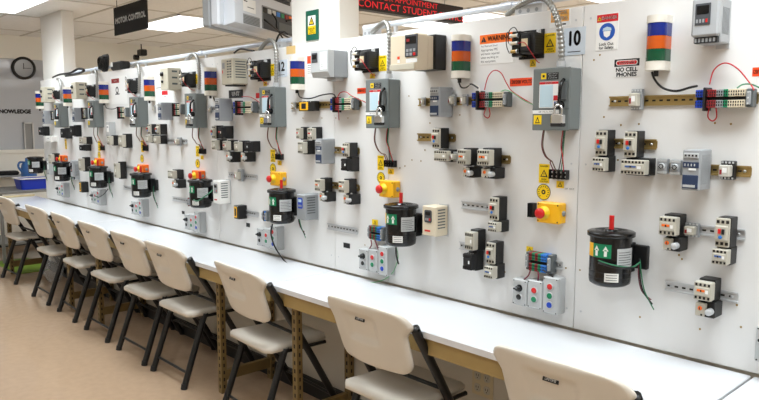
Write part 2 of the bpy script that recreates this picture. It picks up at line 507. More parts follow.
def tower(t, w, h, d):
    def prof(wi, di): return [(wi/2, 0), (-wi/2, 0)]+[(-wi/2*math.cos(a), -(di-wi/2)-wi/2*math.sin(a)) for a in [PI*k/20 for k in range(21)]]
    z = -h/2
    def seg(frac, nm, m, g=0, lab=None):
        nonlocal z
        z1 = z+h*frac
        p = [(x, y) for x, y in prof(w-g, d-g/2)]
        b = MB().prism(p, z+.0004, z1-.0004, m, False)
        n = len(p)
        for i in range(2, n-1): b.sm[i] = True
        o = b.build(nm, t)
        if lab: o['label'] = lab
        z = z1
    seg(.17, 'base', 'cap'); seg(.22, 'lens', 'lensgreen', .003, 'dark green lens'); seg(.235, 'lens', 'lensorange', .003, 'orange lens')
    seg(.235, 'lens', 'lensblue', .003, 'dark blue lens'); seg(.14, 'cap', 'cap')
    MB().cyl((0, -d*.45, -h/2-.018), (0, -d*.45, -h/2), .008, 'rubber', 10).build('cable_gland', t)

def switch(t, w, h, d):
    MB().box(-w/2, w/2, -d, 0, -h/2, h/2, 'grey', .004).build('enclosure', t)
    cv = MB().box(-w/2-.002, w/2+.002, -d-.006, -d, -h/2-.002, h/2+.002, 'grey', .003)
    cv.box(-w/2-.002, w*.5+.002, -d-.0064, -d-.006, -h*.165, -h*.155, 'greydark').build('cover', t)
    y = -d-.0062
    l = MB().face([(-.28*w, h*.33), (-.28*w+.022, h*.33), (-.28*w+.022, h*.33+.022), (-.28*w, h*.33+.022)], y-.0006, 'yellow')
    l.box(-.28*w+.0065, -.28*w+.0155, y-.001, y, h*.33+.0065, h*.33+.0155, 'ink').build('logo_plate', t)
    l = MB().box(-.12*w, .2*w, y-.0007, y, h*.32, h*.43, 'ink')
    for i, tx in enumerate(('SAFETY SWITCH', 'HEAVY DUTY', '30 AMP 240 VAC')): l.text(tx, .0055, .04*w, h*.41-.0075*i, y-.001, 'lightgrey')
    l.build('label_plate', t)
    l = MB().box(-.32*w, .2*w, y-.0005, y, -h*.14, h*.29, 'paper').box(-.32*w, .2*w, y-.0008, y, h*.245, h*.285, 'dangerred')
    l.text('DANGER', .0075, -.06*w, h*.265, y-.0011, 'white', bold=.02)
    l.box(-.3*w, .06*w, y-.001, y, -h*.13, h*.235, 'bluepaper')
    l.box(.08*w, .19*w, y-.001, y, -.02*h, .06*h, 'dangerred').box(.1*w, .19*w, y-.001, y, -.1*h, -.04*h, 'blue').build('instruction_sheet', t)
    l = MB().box(-w/2+.001, w*.24, y-.0006, y, -h*.235, -h*.175, 'paper').text('208  VOLTS  3 PH', .008, -.13*w, -h*.205, y-.0009, 'ink'); l.build('voltage_strip', t)
    l = MB().box(-.46*w, -.24*w, y-.0008, y, -h*.41, -h*.26, 'yellow')
    l.face([(-.42*w, -h*.39), (-.28*w, -h*.39), (-.35*w, -h*.28)], y-.0011, 'ink').face([(-.39*w, -h*.375), (-.31*w, -h*.375), (-.35*w, -h*.315)], y-.0014, 'yellow'); l.build('warning_sticker', t)
    hx = w*.36
    MB().box(hx-.012, hx+.012, y-.006, y, -h*.02, h*.26, 'greydark', .003).build('handle_plate', t)
    hd = MB().tube(smooth_path([(hx, y-.003, .07), (hx+.002, y-.026, .05), (hx, y-.03, 0), (hx-.004, y-.026, -.036)], 5), .0065, 'gloss', 8)
    hd.build('handle', t)
    MB().lathe([(0, .028), (.012, .027), (.016, .02), (.016, 0)], 'gloss', (hx-.012, y, -h*.1), 'y', 16).build('hub', t)
def padlock(bayx, bayz, d, label):
    t = thing('padlock', (bayx, -d, bayz), label, 'padlock', 'padlocks on the switch handles'); t.scale = (1.25, 1.25, 1.25)
    MB().box(-.02, .02, -.02, 0, -.04, -.004, 'chrome', .004).box(-.0205, .0205, -.0205, .0005, -.041, -.028, 'black', .003).build('body', t)
    MB().tube([(-.012, -.01, -.006), (-.012, -.01, .01)]+[(-.012*math.cos(a), -.01, .01+.012*math.sin(a)) for a in [PI*k/8 for k in range(1, 8)]]+[(.012, -.01, .01), (.012, -.01, -.006)], .0035, 'chrome', 8).build('shackle', t)

def contactor(t, w, h, d, flag='orange', front='ivory', back='black'):
    MB().box(-w/2+.001, w/2-.001, -d*.6, 0, -h/2, h/2, back, .002).build('base', t)
    n = max(3, round(w/.0125))
    b = MB().box(-w/2, w/2, -d, -d*.6-.0004, -h*.42, h*.42, front, .0025)
    b.box(-w/2+.003, w/2-.003, -d-.004, -d, -h*.2, h*.2, front, .002)
    screws_row(b, w, n, h*.3, -d, 'hole', .0033, h*.06); screws_row(b, w, n, -h*.3, -d, 'hole', .0033, h*.06)
    for i in range(n+1):
        x = -w/2+.0015+(w-.003)*i/n; b.box(x-.0008, x+.0008, -d-.002, -d, h*.22, h*.40, front); b.box(x-.0008, x+.0008, -d-.002, -d, -h*.40, -h*.22, front)
    for i in range(n):
        x = -w/2+w*(i+.5)/n; b.cyl((x, -d*.8, h*.40), (x, -d*.8, h*.43), .0032, 'zinc', 8); b.cyl((x, -d*.72, -h*.43), (x, -d*.72, -h*.40), .0032, 'zinc', 8)
    b.build('housing', t)
    y = -d-.004
    if flag: MB().box(-w*.30, w*.16, y-.0012, y, -h*.01, h*.09, flag).box(-w*.1, -w*.02, y-.0016, y, -h*.02, h*.07, 'hole').build('flag', t)
    MB().box(w*.2, w*.36, y-.0008, y, -h*.08, h*.08, 'paper').build('rating_label', t)
def overload(t, w, h, d):
    MB().box(-w/2, w/2, -d*.8, 0, -h/2, h/2, 'black', .003).build('body', t)
    b = MB().box(-w/2, w*.08, -d, -d*.8, -h*.4, h*.42, 'ivory', .002); screws_row(b, w*.5, 2, -h*.3, -d, 'hole', .003); b.build('front_plate', t)
    MB().lathe([(0, .004), (.006, .004), (.007, 0)], 'orange', (-w*.22, -d, h*.1), 'y', 12).box(-w*.22-.0012, -w*.22+.0012, -d-.0048, -d-.004, h*.1-.004, h*.1+.004, 'hole').build('dial', t)
    MB().lathe([(0, d*.3), (.010, d*.3), (.011, d*.27), (.011, 0)], 'zinc', (w*.28, -d*.8, -h*.06), 'y', 14).build('reset_knob', t)
    b = MB()
    for i in range(3): b.box(-w*.4+i*w*.28, -w*.4+i*w*.28+.004, -d*.7, -d*.6, h/2, h/2+.006, 'zinc')
    b.build('pin', t)
def starter(t, w, h, d):
    MB().box(-w/2+.001, w/2, -d*.68, 0, -h/2, h/2, 'black', .002).build('base', t)
    b = MB().box(-w/2, w/2-.002, -d*.86, -d*.68-.0004, -h/2+.002, h/2-.002, 'ivory', .002).box(-w/2+.001, w/2-.003, -d, -d*.86, -h*.24, h*.24, 'ivory', .003)
    screws_row(b, w, 3, h*.36, -d*.86, 'hole', .0042, h*.05); screws_row(b, w, 3, -h*.36, -d*.86, 'hole', .0042, h*.05); b.build('housing', t)
    MB().box(-w*.20, w*.0, -d-.007, -d, -h*.02, h*.14, 'red', .001).build('button', t)['label'] = 'red stop button'
    MB().box(w*.05, w*.25, -d-.004, -d, -h*.04, h*.14, 'black', .001).build('button', t)['label'] = 'black start button'
    MB().lathe([(0, .003), (.005, .003), (.006, 0)], 'skyblue', (-w*.05, -d, -h*.14), 'y', 12).build('dial', t)
def psu(t, w, h, d):
    MB().box(-w/2, w/2, -d, 0, -h/2, h/2, 'psu', .003).build('housing', t)
    b = MB().box(-w/2+.003, w/2-.003, -d-.003, -d, -h*.45, -h*.12, 'navy', .001).box(-w/2+.003, w/2-.003, -d-.002, -d, h*.06, h*.2, 'navy')
    for i in range(4): b.box(-w*.35+i*w*.18, -w*.35+i*w*.18+.003, -d-.004, -d-.002, h*.1, h*.16, 'lightgrey')
    b.box(-w*.1, w*.3, -d-.0035, -d-.002, h*.0, h*.05, 'paper').box(-w*.4, w*.3, -d-.0038, -d-.003, -h*.42, -h*.36, 'lightgrey').build('front_label', t)
    b = MB().box(-w/2+.004, w/2-.004, -d-.004, -d, h*.3, h*.42, 'lightgrey', .002); screws_row(b, w*.8, 4, h*.36, -d-.004, 'hole', .003); b.build('terminal', t)
    b = MB()
    for i in range(9): b.box(w/2-.0002, w/2+.0006, -d*.85+i*d*.08, -d*.82+i*d*.08, -h*.35, h*.38, 'midgrey')
    b.build('vent', t)
def relay(t, w, h, d, clear=True):
    b = MB().box(-w/2, w/2, -d*.4, 0, -h/2, h/2, 'midgrey' if not clear else 'black', .002); screws_row(b, w, 4, h*.42, -d*.4, 'zinc', .003); screws_row(b, w, 4, -h*.42, -d*.4, 'zinc', .003); b.build('socket', t)
    MB().box(-w*.38, w*.38, -d, -d*.4, -h*.32, h*.3, 'clear' if clear else 'ivory', .003).build('cover', t)
    MB().box(-w*.12, w*.2, -d-.0006, -d, -h*.1, h*.16, 'paper').box(-w*.3, -w*.14, -d-.0006, -d, -h*.2, h*.06, 'darkred').build('label_plate', t)
def relay_socket(t, w, h, d):
    b = MB().box(-w/2, w/2, -d*.8, 0, -h/2, h/2, 'midgrey', .002); screws_row(b, w, 4, h*.4, -d*.8, 'lightgrey', .004); screws_row(b, w, 4, -h*.4, -d*.8, 'lightgrey', .004); b.build('body', t)
    b = MB().lathe([(0, .006), (w*.3, .006), (w*.34, 0)], 'lightgrey', (0, -d*.8, 0), 'y', 20)
    for k in range(8): a = PI/4*k; b.box(w*.2*math.cos(a)-.002, w*.2*math.cos(a)+.002, -d*.8-.0068, -d*.8-.006, w*.2*math.sin(a)-.002, w*.2*math.sin(a)+.002, 'hole')
    b.build('socket_face', t)
def rail(t, w, h, d, m='gold'):
    q = .0175
    b = MB().xprism([(0, -.0125), (-.0012, -.0125), (-.0012, .0125), (0, .0125)], -w/2, w/2, m)
    for s in (-1, 1):
        b.xprism([(0, s*.0115), (0, s*.0128), (-.0072, s*.0128), (-.0072, s*.0115)], -w/2, w/2, m)
        b.xprism([(-.006, s*.0125), (-.0082, s*.0125), (-.0082, s*q), (-.006, s*q)], -w/2, w/2, m)
    x = -w/2+.012
    while x < w/2-.012: b.box(x-.006, x+.006, -.0017, -.0012, -.003, .003, 'hole'); x += .025
    b.build('channel', t)
    for x in (-w/2+.02, w/2-.02): MB().lathe([(0, .004), (.0045, .0035), (.005, 0)], 'steel', (x, -.0012, 0), 'y', 10).build('screw', t)
def plain_rail(t, w, h, d, m='alu'): rail(t, w, h, d, m)
def strip(t, w, h, d, seq=(('blue', 3), (None, 1), ('darkred', 3), ('midgrey', 2), ('green', 2), ('cream', 5)), end=.02, clamp=True):
    n = sum(k for _, k in seq); pw = (w-end*(1 if clamp else 2))/n; x = -w/2+(0 if clamp else end)
    for c, k in seq:
        for i in range(k):
            if c is None:
                MB().box(x, x+pw*.9, -d-.012, 0, -h*.68, h*.62, 'black', .002).build('end_plate', t)
            else:
                b = MB()
                b.box(x+.0002, x+pw-.0002, -d, -.003, h*.09, h/2, c, .0015).box(x+.0002, x+pw-.0002, -d, -.003, -h/2, -h*.09, c, .0015)
                b.box(x+.0002, x+pw-.0002, -d*.72, 0, -h*.1, h*.1, 'matte')
                xm = x+pw/2
                for z in (h*.2, h*.36, -h*.2, -h*.36): b.box(xm-pw*.25, xm+pw*.25, -d-.0006, -d+.001, z-.0028, z+.0028, 'hole' if c in ('blue', 'cream', 'skyblue') else 'matte')
                b.build('terminal', t)
            x += pw
    for s in ((1,) if clamp else (-1, 1)):
        b = MB(); x0 = w/2-end if s > 0 else -w/2
        b.box(x0, x0+end, -d*.8, 0, -h*.5, h*.5, 'greydark', .003).box(x0+end*.2, x0+end*.8, -d-.002, -d*.8, -h*.36, h*.36, 'midgrey', .002)
        for z in (-.3, 0, .3): b.cyl((x0+end/2, -d-.002, z*h), (x0+end/2, -d-.0035, z*h), .003, 'zinc', 8)
        b.build('end_clamp', t)
def estop(t, w, h, d, body='estopyellow'):
    b = MB().box(-w/2, w/2, -d*.78, 0, -h/2, h/2, body, .004); b.build('back_box', t)
    b = MB().box(-w/2-.001, w/2+.001, -d, -d*.78-.0006, -h/2-.001, h/2+.001, body, .004)
    for sx in (-1, 1):
        for sz in (-1, 1): b.cyl((sx*(w/2-.007), -d+.001, sz*(h/2-.007)), (sx*(w/2-.007), -d-.0008, sz*(h/2-.007)), .003, 'hole', 8)
    b.build('lid', t)
    x = -w*.16
    MB().lathe([(.026, 0), (.026, .002), (.014, .003), (.013, .02)], 'yellow', (x, -d, 0), 'y', 24).build('collar', t)
    MB().lathe([(.011, .006), (.011, .022), (.019, .024), (.021, .029), (.019, .036), (.010, .040), (0, .041)], 'red', (x, -d, 0), 'y', 24).build('button', t)
    MB().lathe([(0, .004), (.010, .004), (.011, 0)], 'midgrey', (0, 0, 0), 'y', 16).build('entry_plug', t, (w/2, -d*.4, 0), (0, 0, PI/2))
def barrier(t, w, h, d, n=4):
    b = MB().box(-w/2, w/2, -d*.5, 0, -h/2, h/2, 'black', .001)
    for i in range(n+1): x = -w/2+.0015+(w-.003)*i/n; b.box(x-.0012, x+.0012, -d, -d*.5, -h/2, h/2, 'black')
    b.build('block', t)
    for i in range(n):
        x = -w/2+w*(i+.5)/n
        for z in (-h*.22, h*.22): MB().lathe([(0, .003), (.0035, .0025), (.004, 0)], 'steel', (x, -d*.5, z), 'y', 10).build('screw', t)
def xfmr(t, w, h, d):
    # laminated core with fuse clips on the near side
    MB().box(-w*.5, w*.5, -.006, 0, -h*.5, h*.5, 'matte').build('mounting_plate', t)
    b = MB().box(-w*.08, w*.5, -d*.78, -.006, -h*.36, h*.36, 'black', .003)
    for i in range(8): z = -h*.32+h*.64*i/7; b.box(-w*.08-.0006, w*.5+.0006, -d*.78-.0006, -.01, z-.0008, z+.0008, 'matte')
    b.build('core', t)
    MB().box(.0, w*.34, -d*.92, -d*.78, -h*.3, h*.3, 'matte', .012).box(w*.05, w*.3, -d*.925, -d*.92, -h*.12, h*.14, 'plate').build('coil', t)
    MB().box(-w*.46, -w*.08, -d*.75, -.006, -h*.44, h*.44, 'gloss', .004).build('fuse_block', t)
    for i, z in enumerate((-h*.26, 0.02*h, h*.28)):
        f = MB().cyl((-w*.44, -d*.86, z), (-w*.12, -d*.86, z), .0065, 'cream' if i else 'brass', 12)
        for x in (-w*.44, -w*.17): f.cyl((x, -d*.86, z), (x+w*.05, -d*.86, z), .0078, 'zinc', 12)
        f.box(-w*.42, -w*.38, -d*.86, -d*.75, z-.007, z+.007, 'zinc').box(-w*.18, -w*.14, -d*.86, -d*.75, z-.007, z+.007, 'zinc')
        f.build('fuse', t)
    for (m, pts) in (('black', [(-w*.4, -d*.85, h*.3), (-w*.62, -d*.8, h*.42), (-w*.66, -d*.75, 0), (-w*.5, -d*.8, -h*.3), (-w*.4, -d*.85, -h*.26)]),
                     ('black', [(-w*.1, -d*.85, h*.3), (-w*.25, -d*.9, h*.56), (-w*.5, -d*.85, h*.46), (-w*.56, -d*.8, h*.1), (-w*.42, -d*.86, 0)]),
                     ('wirered', [(-w*.12, -d*.86, 0), (w*.2, -d*1.0, .0), (w*.4, -d*.9, -h*.3), (w*.42, -d*.4, -h*.62), (w*.36, -.006, -h*.66)])):
        MB().tube(smooth_path(pts, 6), .0018, m, 6).build('lead', t)
    MB().box(w*.42, w*.5, -d*.5, -d*.3, h*.34, h*.46, 'zinc').build('ground_lug', t)
def arc(b, a0, a1, z0, z1, r, yc, m, n=8):
    vs = []
    for i in range(n+1):
        a = math.radians(a0+(a1-a0)*i/n); x, y = r*math.sin(a), yc-r*math.cos(a)
        vs += [(x, y, z0), (x, y, z1)]
    b.add(vs, [(2*i, 2*i+2, 2*i+3, 2*i+1) for i in range(n)], m, True)
def motor(t, w, h, d, red=True, tail=True):
    r = w/2*.93; yc = -d/2-.018; z0, z1 = -h/2, h/2
    b = MB().lathe([(0, z0), (r*.8, z0), (r*.97, z0+.008), (r, z0+.02), (r, z1-.018), (r, z1-.016)], 'gloss', (0, yc, 0), 'z', 40)
    for s in (-.35, .35): b.lathe([(r+.0006, z0+.03*(s+1.3)), (r+.0006, z0+.03*(s+1.3)+.002)], 'black', (0, yc, 0), 'z', 40)
    b.build('body', t)
    MB().lathe([(r*.9, z1-.018), (w/2*1.06, z1-.017), (w/2*1.06, z1-.004), (w/2*.99, z1-.001), (r*.84, z1), (r*.8, z1+.002), (r*.7, z1-.003), (.022, z1-.003), (.022, z1+.004), (0, z1+.004)], 'gloss', (0, yc, 0), 'z', 40).build('flange', t)
    if red: MB().cyl((0, yc, z1+.0045), (0, yc, z1+.052), .0085, 'red', 14).build('shaft', t)
    b = MB(); arc(b, -50, -24, z0+h*.54, z0+h*.79, r+.001, yc, 'estopyellow'); arc(b, -24, 30, z0+h*.54, z0+h*.79, r+.0011, yc, 'green', 12)
    for c0 in (-11, 15):
        rr = r+.0016
        def q(a, z): an = math.radians(c0+a); return (rr*math.sin(an), yc-rr*math.cos(an), z0+h*z)
        b.add([q(-4, .57), q(4, .57), q(4, .67), q(-4, .67)], [(0, 1, 2, 3)], 'white'); b.add([q(-8, .67), q(8, .67), q(0, .76)], [(0, 1, 2)], 'white')
    b.build('arrow_label', t)
    b = MB(); arc(b, 46, 104, z0+h*.38, z0+h*.72, r+.001, yc, 'lightgrey', 10)
    for k in range(6): arc(b, 50, 98-8*(k % 2), z0+h*(.42+.045*k), z0+h*(.43+.045*k), r+.0014, yc, 'ink', 8)
    arc(b, 14, 52, z0+h*.11, z0+h*.27, r+.001, yc, 'white', 8)
    for k in range(3): arc(b, 18, 48, z0+h*(.14+.045*k), z0+h*(.15+.045*k), r+.0014, yc, 'ink', 8)
    b.build('name_plate', t)
    MB().box(-w*.3, w*.3, yc+r*.8, 0, z0+h*.2, z0+h*.75, 'black', .002).box(w*.3, w*.64, -.02, 0, z0+h*.28, z0+h*.72, 'black', .003).build('mount_bracket', t)
    if tail:
        for m, dx in (('black', 0), ('wiregreen', .006), ('wiremaroon', -.005)):
            x = w*.55+dx
            MB().tube(smooth_path([(w*.5, -.03, z0+h*.5), (x, -.04, z0+h*.2), (x+.012, -.035, z0-h*.1), (x+.045, -.03, z0-h*.32-dx*3)], 6), .003 if m == 'black' else .0022, m, 6).build('lead', t)
def pushbox(t, w, h, d, knobs=('red', 'green', 'blue')):
    MB().box(-w/2, w/2, -d*.8, 0, -h/2, h/2, 'lightgrey', .003).build('back_box', t)
    b = MB().box(-w/2-.0006, w/2+.0006, -d, -d*.8-.0008, -h/2-.0006, h/2+.0006, 'lightgrey', .004)
    for sx in (-1, 1):
        for sz in (-1, 1): b.cyl((sx*(w/2-.006), -d+.001, sz*(h/2-.006)), (sx*(w/2-.006), -d-.0008, sz*(h/2-.006)), .0026, 'hole', 8)
    b.build('lid', t)
    n = len(knobs); pitch = .036
    for i, k in enumerate(knobs):
        z = pitch*(n-1)/2-pitch*i
        sel = k == 'selector'
        b = MB().lathe([(.0145, 0), (.0145, .004), (.012, .0055), (.0118, .004)], 'zinc' if not sel else 'gloss', (0, -d, z), 'y', 20)
        b.lathe([(.0112, .003), (.0112, .0065), (.009, .0075), (0, .0076)] if not sel else [(.012, .004), (.0115, .016), (0, .017)], 'gloss' if sel else k, (0, -d, z), 'y', 20)
        if sel: b.box(-.017, .004, -d-.022, -d-.010, z-.0045, z+.0045, 'gloss', .002)
        b.build('button' if not sel else 'selector_knob', t)
def drive_cream(t, w, h, d):       # large cream inverter on a black heat sink
    MB().box(-w*.3, w*.5, -d*.36, 0, -h*.48, h*.52, 'black', .003).build('heat_sink', t)
    fw = w*.45
    MB().box(-w*.5, fw, -d, -d*.55, -h/2, h/2, 'cream', .006).box(-w*.5+.006, fw-.004, -d*.56, -d*.365, -h*.47, h*.47, 'cream', .003).build('housing', t)
    MB().box(-w*.498, fw-.002, -d-.003, -d, -h*.5, -h*.34, 'vfdgrey', .002).build('terminal_cover', t)
    x0 = w*.10
    b = MB().box(x0, x0+.075, -d-.005, -d, -h*.16, h*.46, 'tvdark', .002).box(x0+.008, x0+.067, -d-.006, -d-.005, h*.2, h*.4, 'gloss').box(x0+.012, x0+.03, -d-.0064, -d-.006, h*.26, h*.34, 'darkred')
    for i in range(3):
        for j in range(2): b.box(x0+.01+i*.02, x0+.024+i*.02, -d-.0064, -d-.005, -h*.02-j*h*.11, h*.06-j*h*.11, 'midgrey' if (i, j) != (2, 1) else 'red', .001)
    b.build('keypad', t)
    b = MB().box(-w*.2, -w*.11, -d-.0008, -d, -h*.3, -h*.12, 'paper').box(-w*.2, -w*.11, -d-.0012, -d, -h*.2, -h*.12, 'redorange'); b.build('rating_label', t)
    MB().box(x0+.004, x0+.07, -d-.0008, -d, -h*.32, -h*.2, 'paper').build('voltage_label', t)
def drive_panel(t, w, h, d, body='drivegrey', pad='tvdark', side='right'):       # small inverter with a keypad
    MB().box(-w/2, w/2, -d*.72, 0, -h/2, h/2, body, .004).build('back_box', t)
    MB().box(-w/2-.001, w/2+.001, -d, -d*.72-.0006, -h*.36, h/2+.001, body, .006).build('front_cover', t)
    b = MB().box(-w*.36, w*.22, -d-.003, -d, -h*.1, h*.38, pad, .002).box(-w*.3, w*.16, -d-.0036, -d-.003, h*.14, h*.33, 'gloss')
    for i in range(4): b.box(-w*.31+i*w*.12, -w*.24+i*w*.12, -d-.0042, -d-.003, -h*.05, h*.03, 'midgrey' if i != 3 else 'red')
    b.build('keypad', t)
    b = MB().box(-w*.44, w*.46, -d*.9, -d*.72, -h*.5, -h*.37, 'black', .002)
    for i in range(6): b.box(-w*.4+i*w*.14, -w*.32+i*w*.14, -d*.9-.001, -d*.9, -h*.48, -h*.39, 'midgrey')
    b.build('terminal', t)
    MB().box(w*.0, w*.5, -.004, 0, -h*.6, -h*.5, 'zinc').build('foot_plate', t)
    b = MB()
    for i in range(6): b.box(w/2-.0002, w/2+.0006, -d*.65+i*d*.09, -d*.62+i*d*.09, -h*.3, h*.3, 'greydark')
    b.build('vent', t)
def drive_grey(t, w, h, d):
    MB().box(-w/2, w/2, -d*.7, 0, -h/2, h/2, 'midgrey', .003).build('back_box', t)
    MB().xprism([(-d*.7-.0006, -h*.5), (-d*.9, -h*.5), (-d, -h*.3), (-d, h*.5), (-d*.7-.0006, h*.5)], -w*.5, w*.5, 'lightgrey').build('front_cover', t)
    MB().box(-w*.44, -w*.1, -d-.003, -d, h*.06, h*.42, 'tvdark', .002).box(-w*.4, -w*.14, -d-.0036, -d-.003, h*.18, h*.36, 'gloss').build('keypad', t)
    b = MB().box(w*.05, w*.42, -d-.001, -d, -h*.22, h*.42, 'paper')
    for k in range(7): b.box(w*.09, w*(.38-.05*(k % 3)), -d-.0013, -d-.001, h*.34-k*h*.075, h*.355-k*h*.075, 'letter')
    b.build('rating_label', t)
    MB().box(-w*.1, w*.4, -d*.7, -d*.3, h*.5, h*.5+.001, 'yellow').build('caution_sticker', t)
    MB().box(-w*.15, w*.35, -d*.5, -.01, -h*.62, -h*.5, 'lightgrey', .002).build('cable_entry', t)
def drive_vented(t, w, h, d):
    b = MB().box(-w/2, w/2, -d, 0, -h/2, h/2, 'vfdgrey', .006)
    for j in range(2):
        for i in range(7): b.box(w*(.04+.22*j), w*(.2+.22*j), -d-.0007, -d, h*.36-i*h*.1, h*.41-i*h*.1, 'greydark')
    for i in range(7): b.box(w/2-.0002, w/2+.0007, -d*.8, -d*.15, h*.36-i*h*.1, h*.4-i*h*.1, 'greydark')
    b.build('housing', t)
    MB().box(-w*.42, -w*.08, -d-.002, -d, -h*.12, h*.4, 'ivory', .002).box(-w*.36, -w*.14, -d-.0026, -d-.002, h*.12, h*.34, 'midgrey').box(-w*.36, -w*.3, -d-.0026, -d-.002, -h*.06, h*.06, 'red').build('keypad', t)
    MB().box(-w*.3, w*.42, -d*.9, -d*.1, -h*.56, -h*.5, 'black').build('terminal', t)
def drive_knob(t, w, h, d):
    b = MB().box(-w/2, w/2, -d, 0, -h/2, h/2, 'vfdgrey', .004)
    for i in range(3): b.box(w/2-.0002, w/2+.0007, -d*.7, -d*.3, h*.3-i*h*.28, h*.38-i*h*.28, 'greydark')
    b.build('housing', t)
    MB().lathe([(.016, 0), (.014, .014), (0, .015)], 'gloss', (-w*.18, -d, h*.22), 'y', 16).build('knob', t)
    MB().lathe([(.010, 0), (.009, .01), (0, .011)], 'gloss', (-w*.18, -d, -h*.12), 'y', 16).build('switch', t)
def drive_small(t, w, h, d, body='cream', pad='tvdark', accent='red'):
    MB().box(-w/2, w/2, -d, 0, -h/2, h/2, body, .004).build('housing', t)
    b = MB().prism(rrect(w*.5, h*.42, .008), 0, .003, pad); b.v = [(x-w*.05, -d-z, y+h*.16) for x, y, z in b.v]
    b.box(-w*.22, w*.12, -d-.0036, -d-.003, h*.2, h*.31, 'gloss' if pad != 'blue' else 'bluepaper')
    for i in range(3): b.box(-w*.22+i*w*.13, -w*.13+i*w*.13, -d-.004, -d-.003, h*.02, h*.1, 'midgrey' if i < 2 else accent)
    b.build('keypad', t)
    MB().box(-w*.3, w*.1, -d-.0008, -d, -h*.36, -h*.3, accent).build('stripe', t)
    b = MB()
    for i in range(7): b.box(w/2-.0002, w/2+.0007, -d*.85, -d*.25, h*.36-i*h*.1, h*.4-i*h*.1, 'greydark')
    b.build('vent', t)
    MB().box(-w*.1, w*.55, -.003, 0, -h*.54, h*.54, 'zinc').build('mounting_plate', t)
def pane_box(t, w, h, d, body='lightgrey'):
    MB().box(-w/2, w/2, -d, 0, -h/2, h/2, body, .003).build('housing', t)
    MB().box(-w*.3, w*.3, -d-.001, -d, -h*.2, h*.3, 'paper').box(-w*.2, w*.2, -d-.0014, -d, h*.1, h*.2, 'midgrey').build('label_plate', t)
    b = MB(); screws_row(b, w*.9, 4, -h*.42, -d, 'hole', .003); b.build('screw', t)
def blackblock(t, w, h, d):
    MB().box(-w/2, w/2, -d, 0, -h/2, h/2, 'black', .003).build('body', t)
    MB().box(-w*.42, w*.1, -d-.0015, -d, -h*.4, h*.4, 'estopyellow').box(-w*.3, -w*.02, -d-.002, -d, -h*.28, h*.28, 'ink').build('front_label', t)
    b = MB(); screws_row(b, w*.8, 3, h*.44, -d, 'zinc', .0025); b.build('terminal', t)

# ------------------------------------------------------------------ signs and stickers (flat plates on the wall)
def tri(b, x, z, s, y, fg='ink', bg='yellow'):
    b.face([(x-s, z-s*.8), (x+s, z-s*.8), (x, z+s*.95)], y-.0003, fg); b.face([(x-s*.62, z-s*.58), (x+s*.62, z-s*.58), (x, z+s*.52)], y-.0006, bg)
    b.face([(x-s*.12, z-s*.02), (x+s*.2, z+s*.3), (x+s*.04, z-s*.02), (x+s*.18, z-s*.05), (x-s*.08, z-s*.5), (x+s*.0, z-s*.14), (x-s*.18, z-s*.12)], y-.0009, fg)
def plate_at(name, label, cat, bx, th=.0015, group=None, d=0.0):
    xl, yt, xr, yb = bx; xm, ym = (xl+xr)/2, (yt+yb)/2
    X0 = P(xl, ym, d).x; X1 = P(xr, ym, d).x; Z1 = P(xm, yt, d).z; Z0 = P(xm, yb, d).z
    t = thing(name, ((X0+X1)/2, -d, (Z0+Z1)/2), label, cat, group)
    return t, X1-X0, Z1-Z0
def danger_sticker(n, bx):
    t, w, h = plate_at('warning_sticker', 'yellow and black danger high voltage sticker with triangle, ' + n, 'sticker', bx, group='yellow high voltage stickers')
    MB().box(-w/2, w/2, -.001, 0, -h/2, h/2, 'yellow').build('plate', t)
    b = MB(); tri(b, 0, 0, min(w*.36, h*.24), -.001); b.text('DANGER', w*.19, 0, h*.38, -.0013, 'ink', bold=.02); b.text('HIGH', w*.2, 0, -h*.31, -.0013, 'ink', bold=.02); b.text('VOLTAGE', w*.17, 0, -h*.42, -.0013, 'ink', bold=.02); b.build('lettering', t)
def tri_sticker(n, bx):
    t, w, h = plate_at('warning_sticker', 'small square yellow sticker with black triangle ' + n, 'sticker', bx, group='small yellow triangle stickers')
    MB().box(-w/2, w/2, -.001, 0, -h/2, h/2, 'yellow').build('plate', t)
    b = MB(); tri(b, 0, 0, min(w, h)*.38, -.001); b.build('symbol', t)
def disc_sticker(n, bx):
    t, w, h = plate_at('round_sticker', 'round yellow sticker with black centre ' + n, 'sticker', bx, group='round yellow stickers')
    r = h/2
    MB().lathe([(r, 0), (r, .001), (0, .001)], 'ink', (0, 0, 0), 'y', 28, False).lathe([(r*.92, .0011), (0, .0012)], 'yellow', (0, 0, 0), 'y', 28, False).build('disc', t)
    b = MB().lathe([(r*.3, .0014), (0, .0015)], 'ink', (0, 0, 0), 'y', 16, False).lathe([(r*.12, .0017), (0, .0018)], 'yellow', (0, 0, 0), 'y', 12, False)
    for k in range(16):
        if k in (11, 12, 13): continue
        a = 2*PI*k/16; c, s = math.cos(a), math.sin(a)
        b.face([(r*.62*c-r*.05*s, r*.62*s+r*.05*c), (r*.62*c+r*.05*s, r*.62*s-r*.05*c), (r*.8*c+r*.04*s, r*.8*s-r*.04*c), (r*.8*c-r*.04*s, r*.8*s+r*.04*c)], -.0014, 'ink')
    b.build('markings', t)
def volt_sticker(n, bx, text='120/208 VOLTS'):
    t, w, h = plate_at('voltage_sticker', 'red-orange voltage sticker with black letters ' + n, 'sticker', bx, group='red-orange voltage stickers')
    MB().box(-w/2, w/2, -.001, 0, -h/2, h/2, 'redorange').build('plate', t)
    MB().text(text, h*.62, 0, 0, -.0013, 'ink', sx=w/(h*.62*6.6), bold=.02).build('lettering', t)

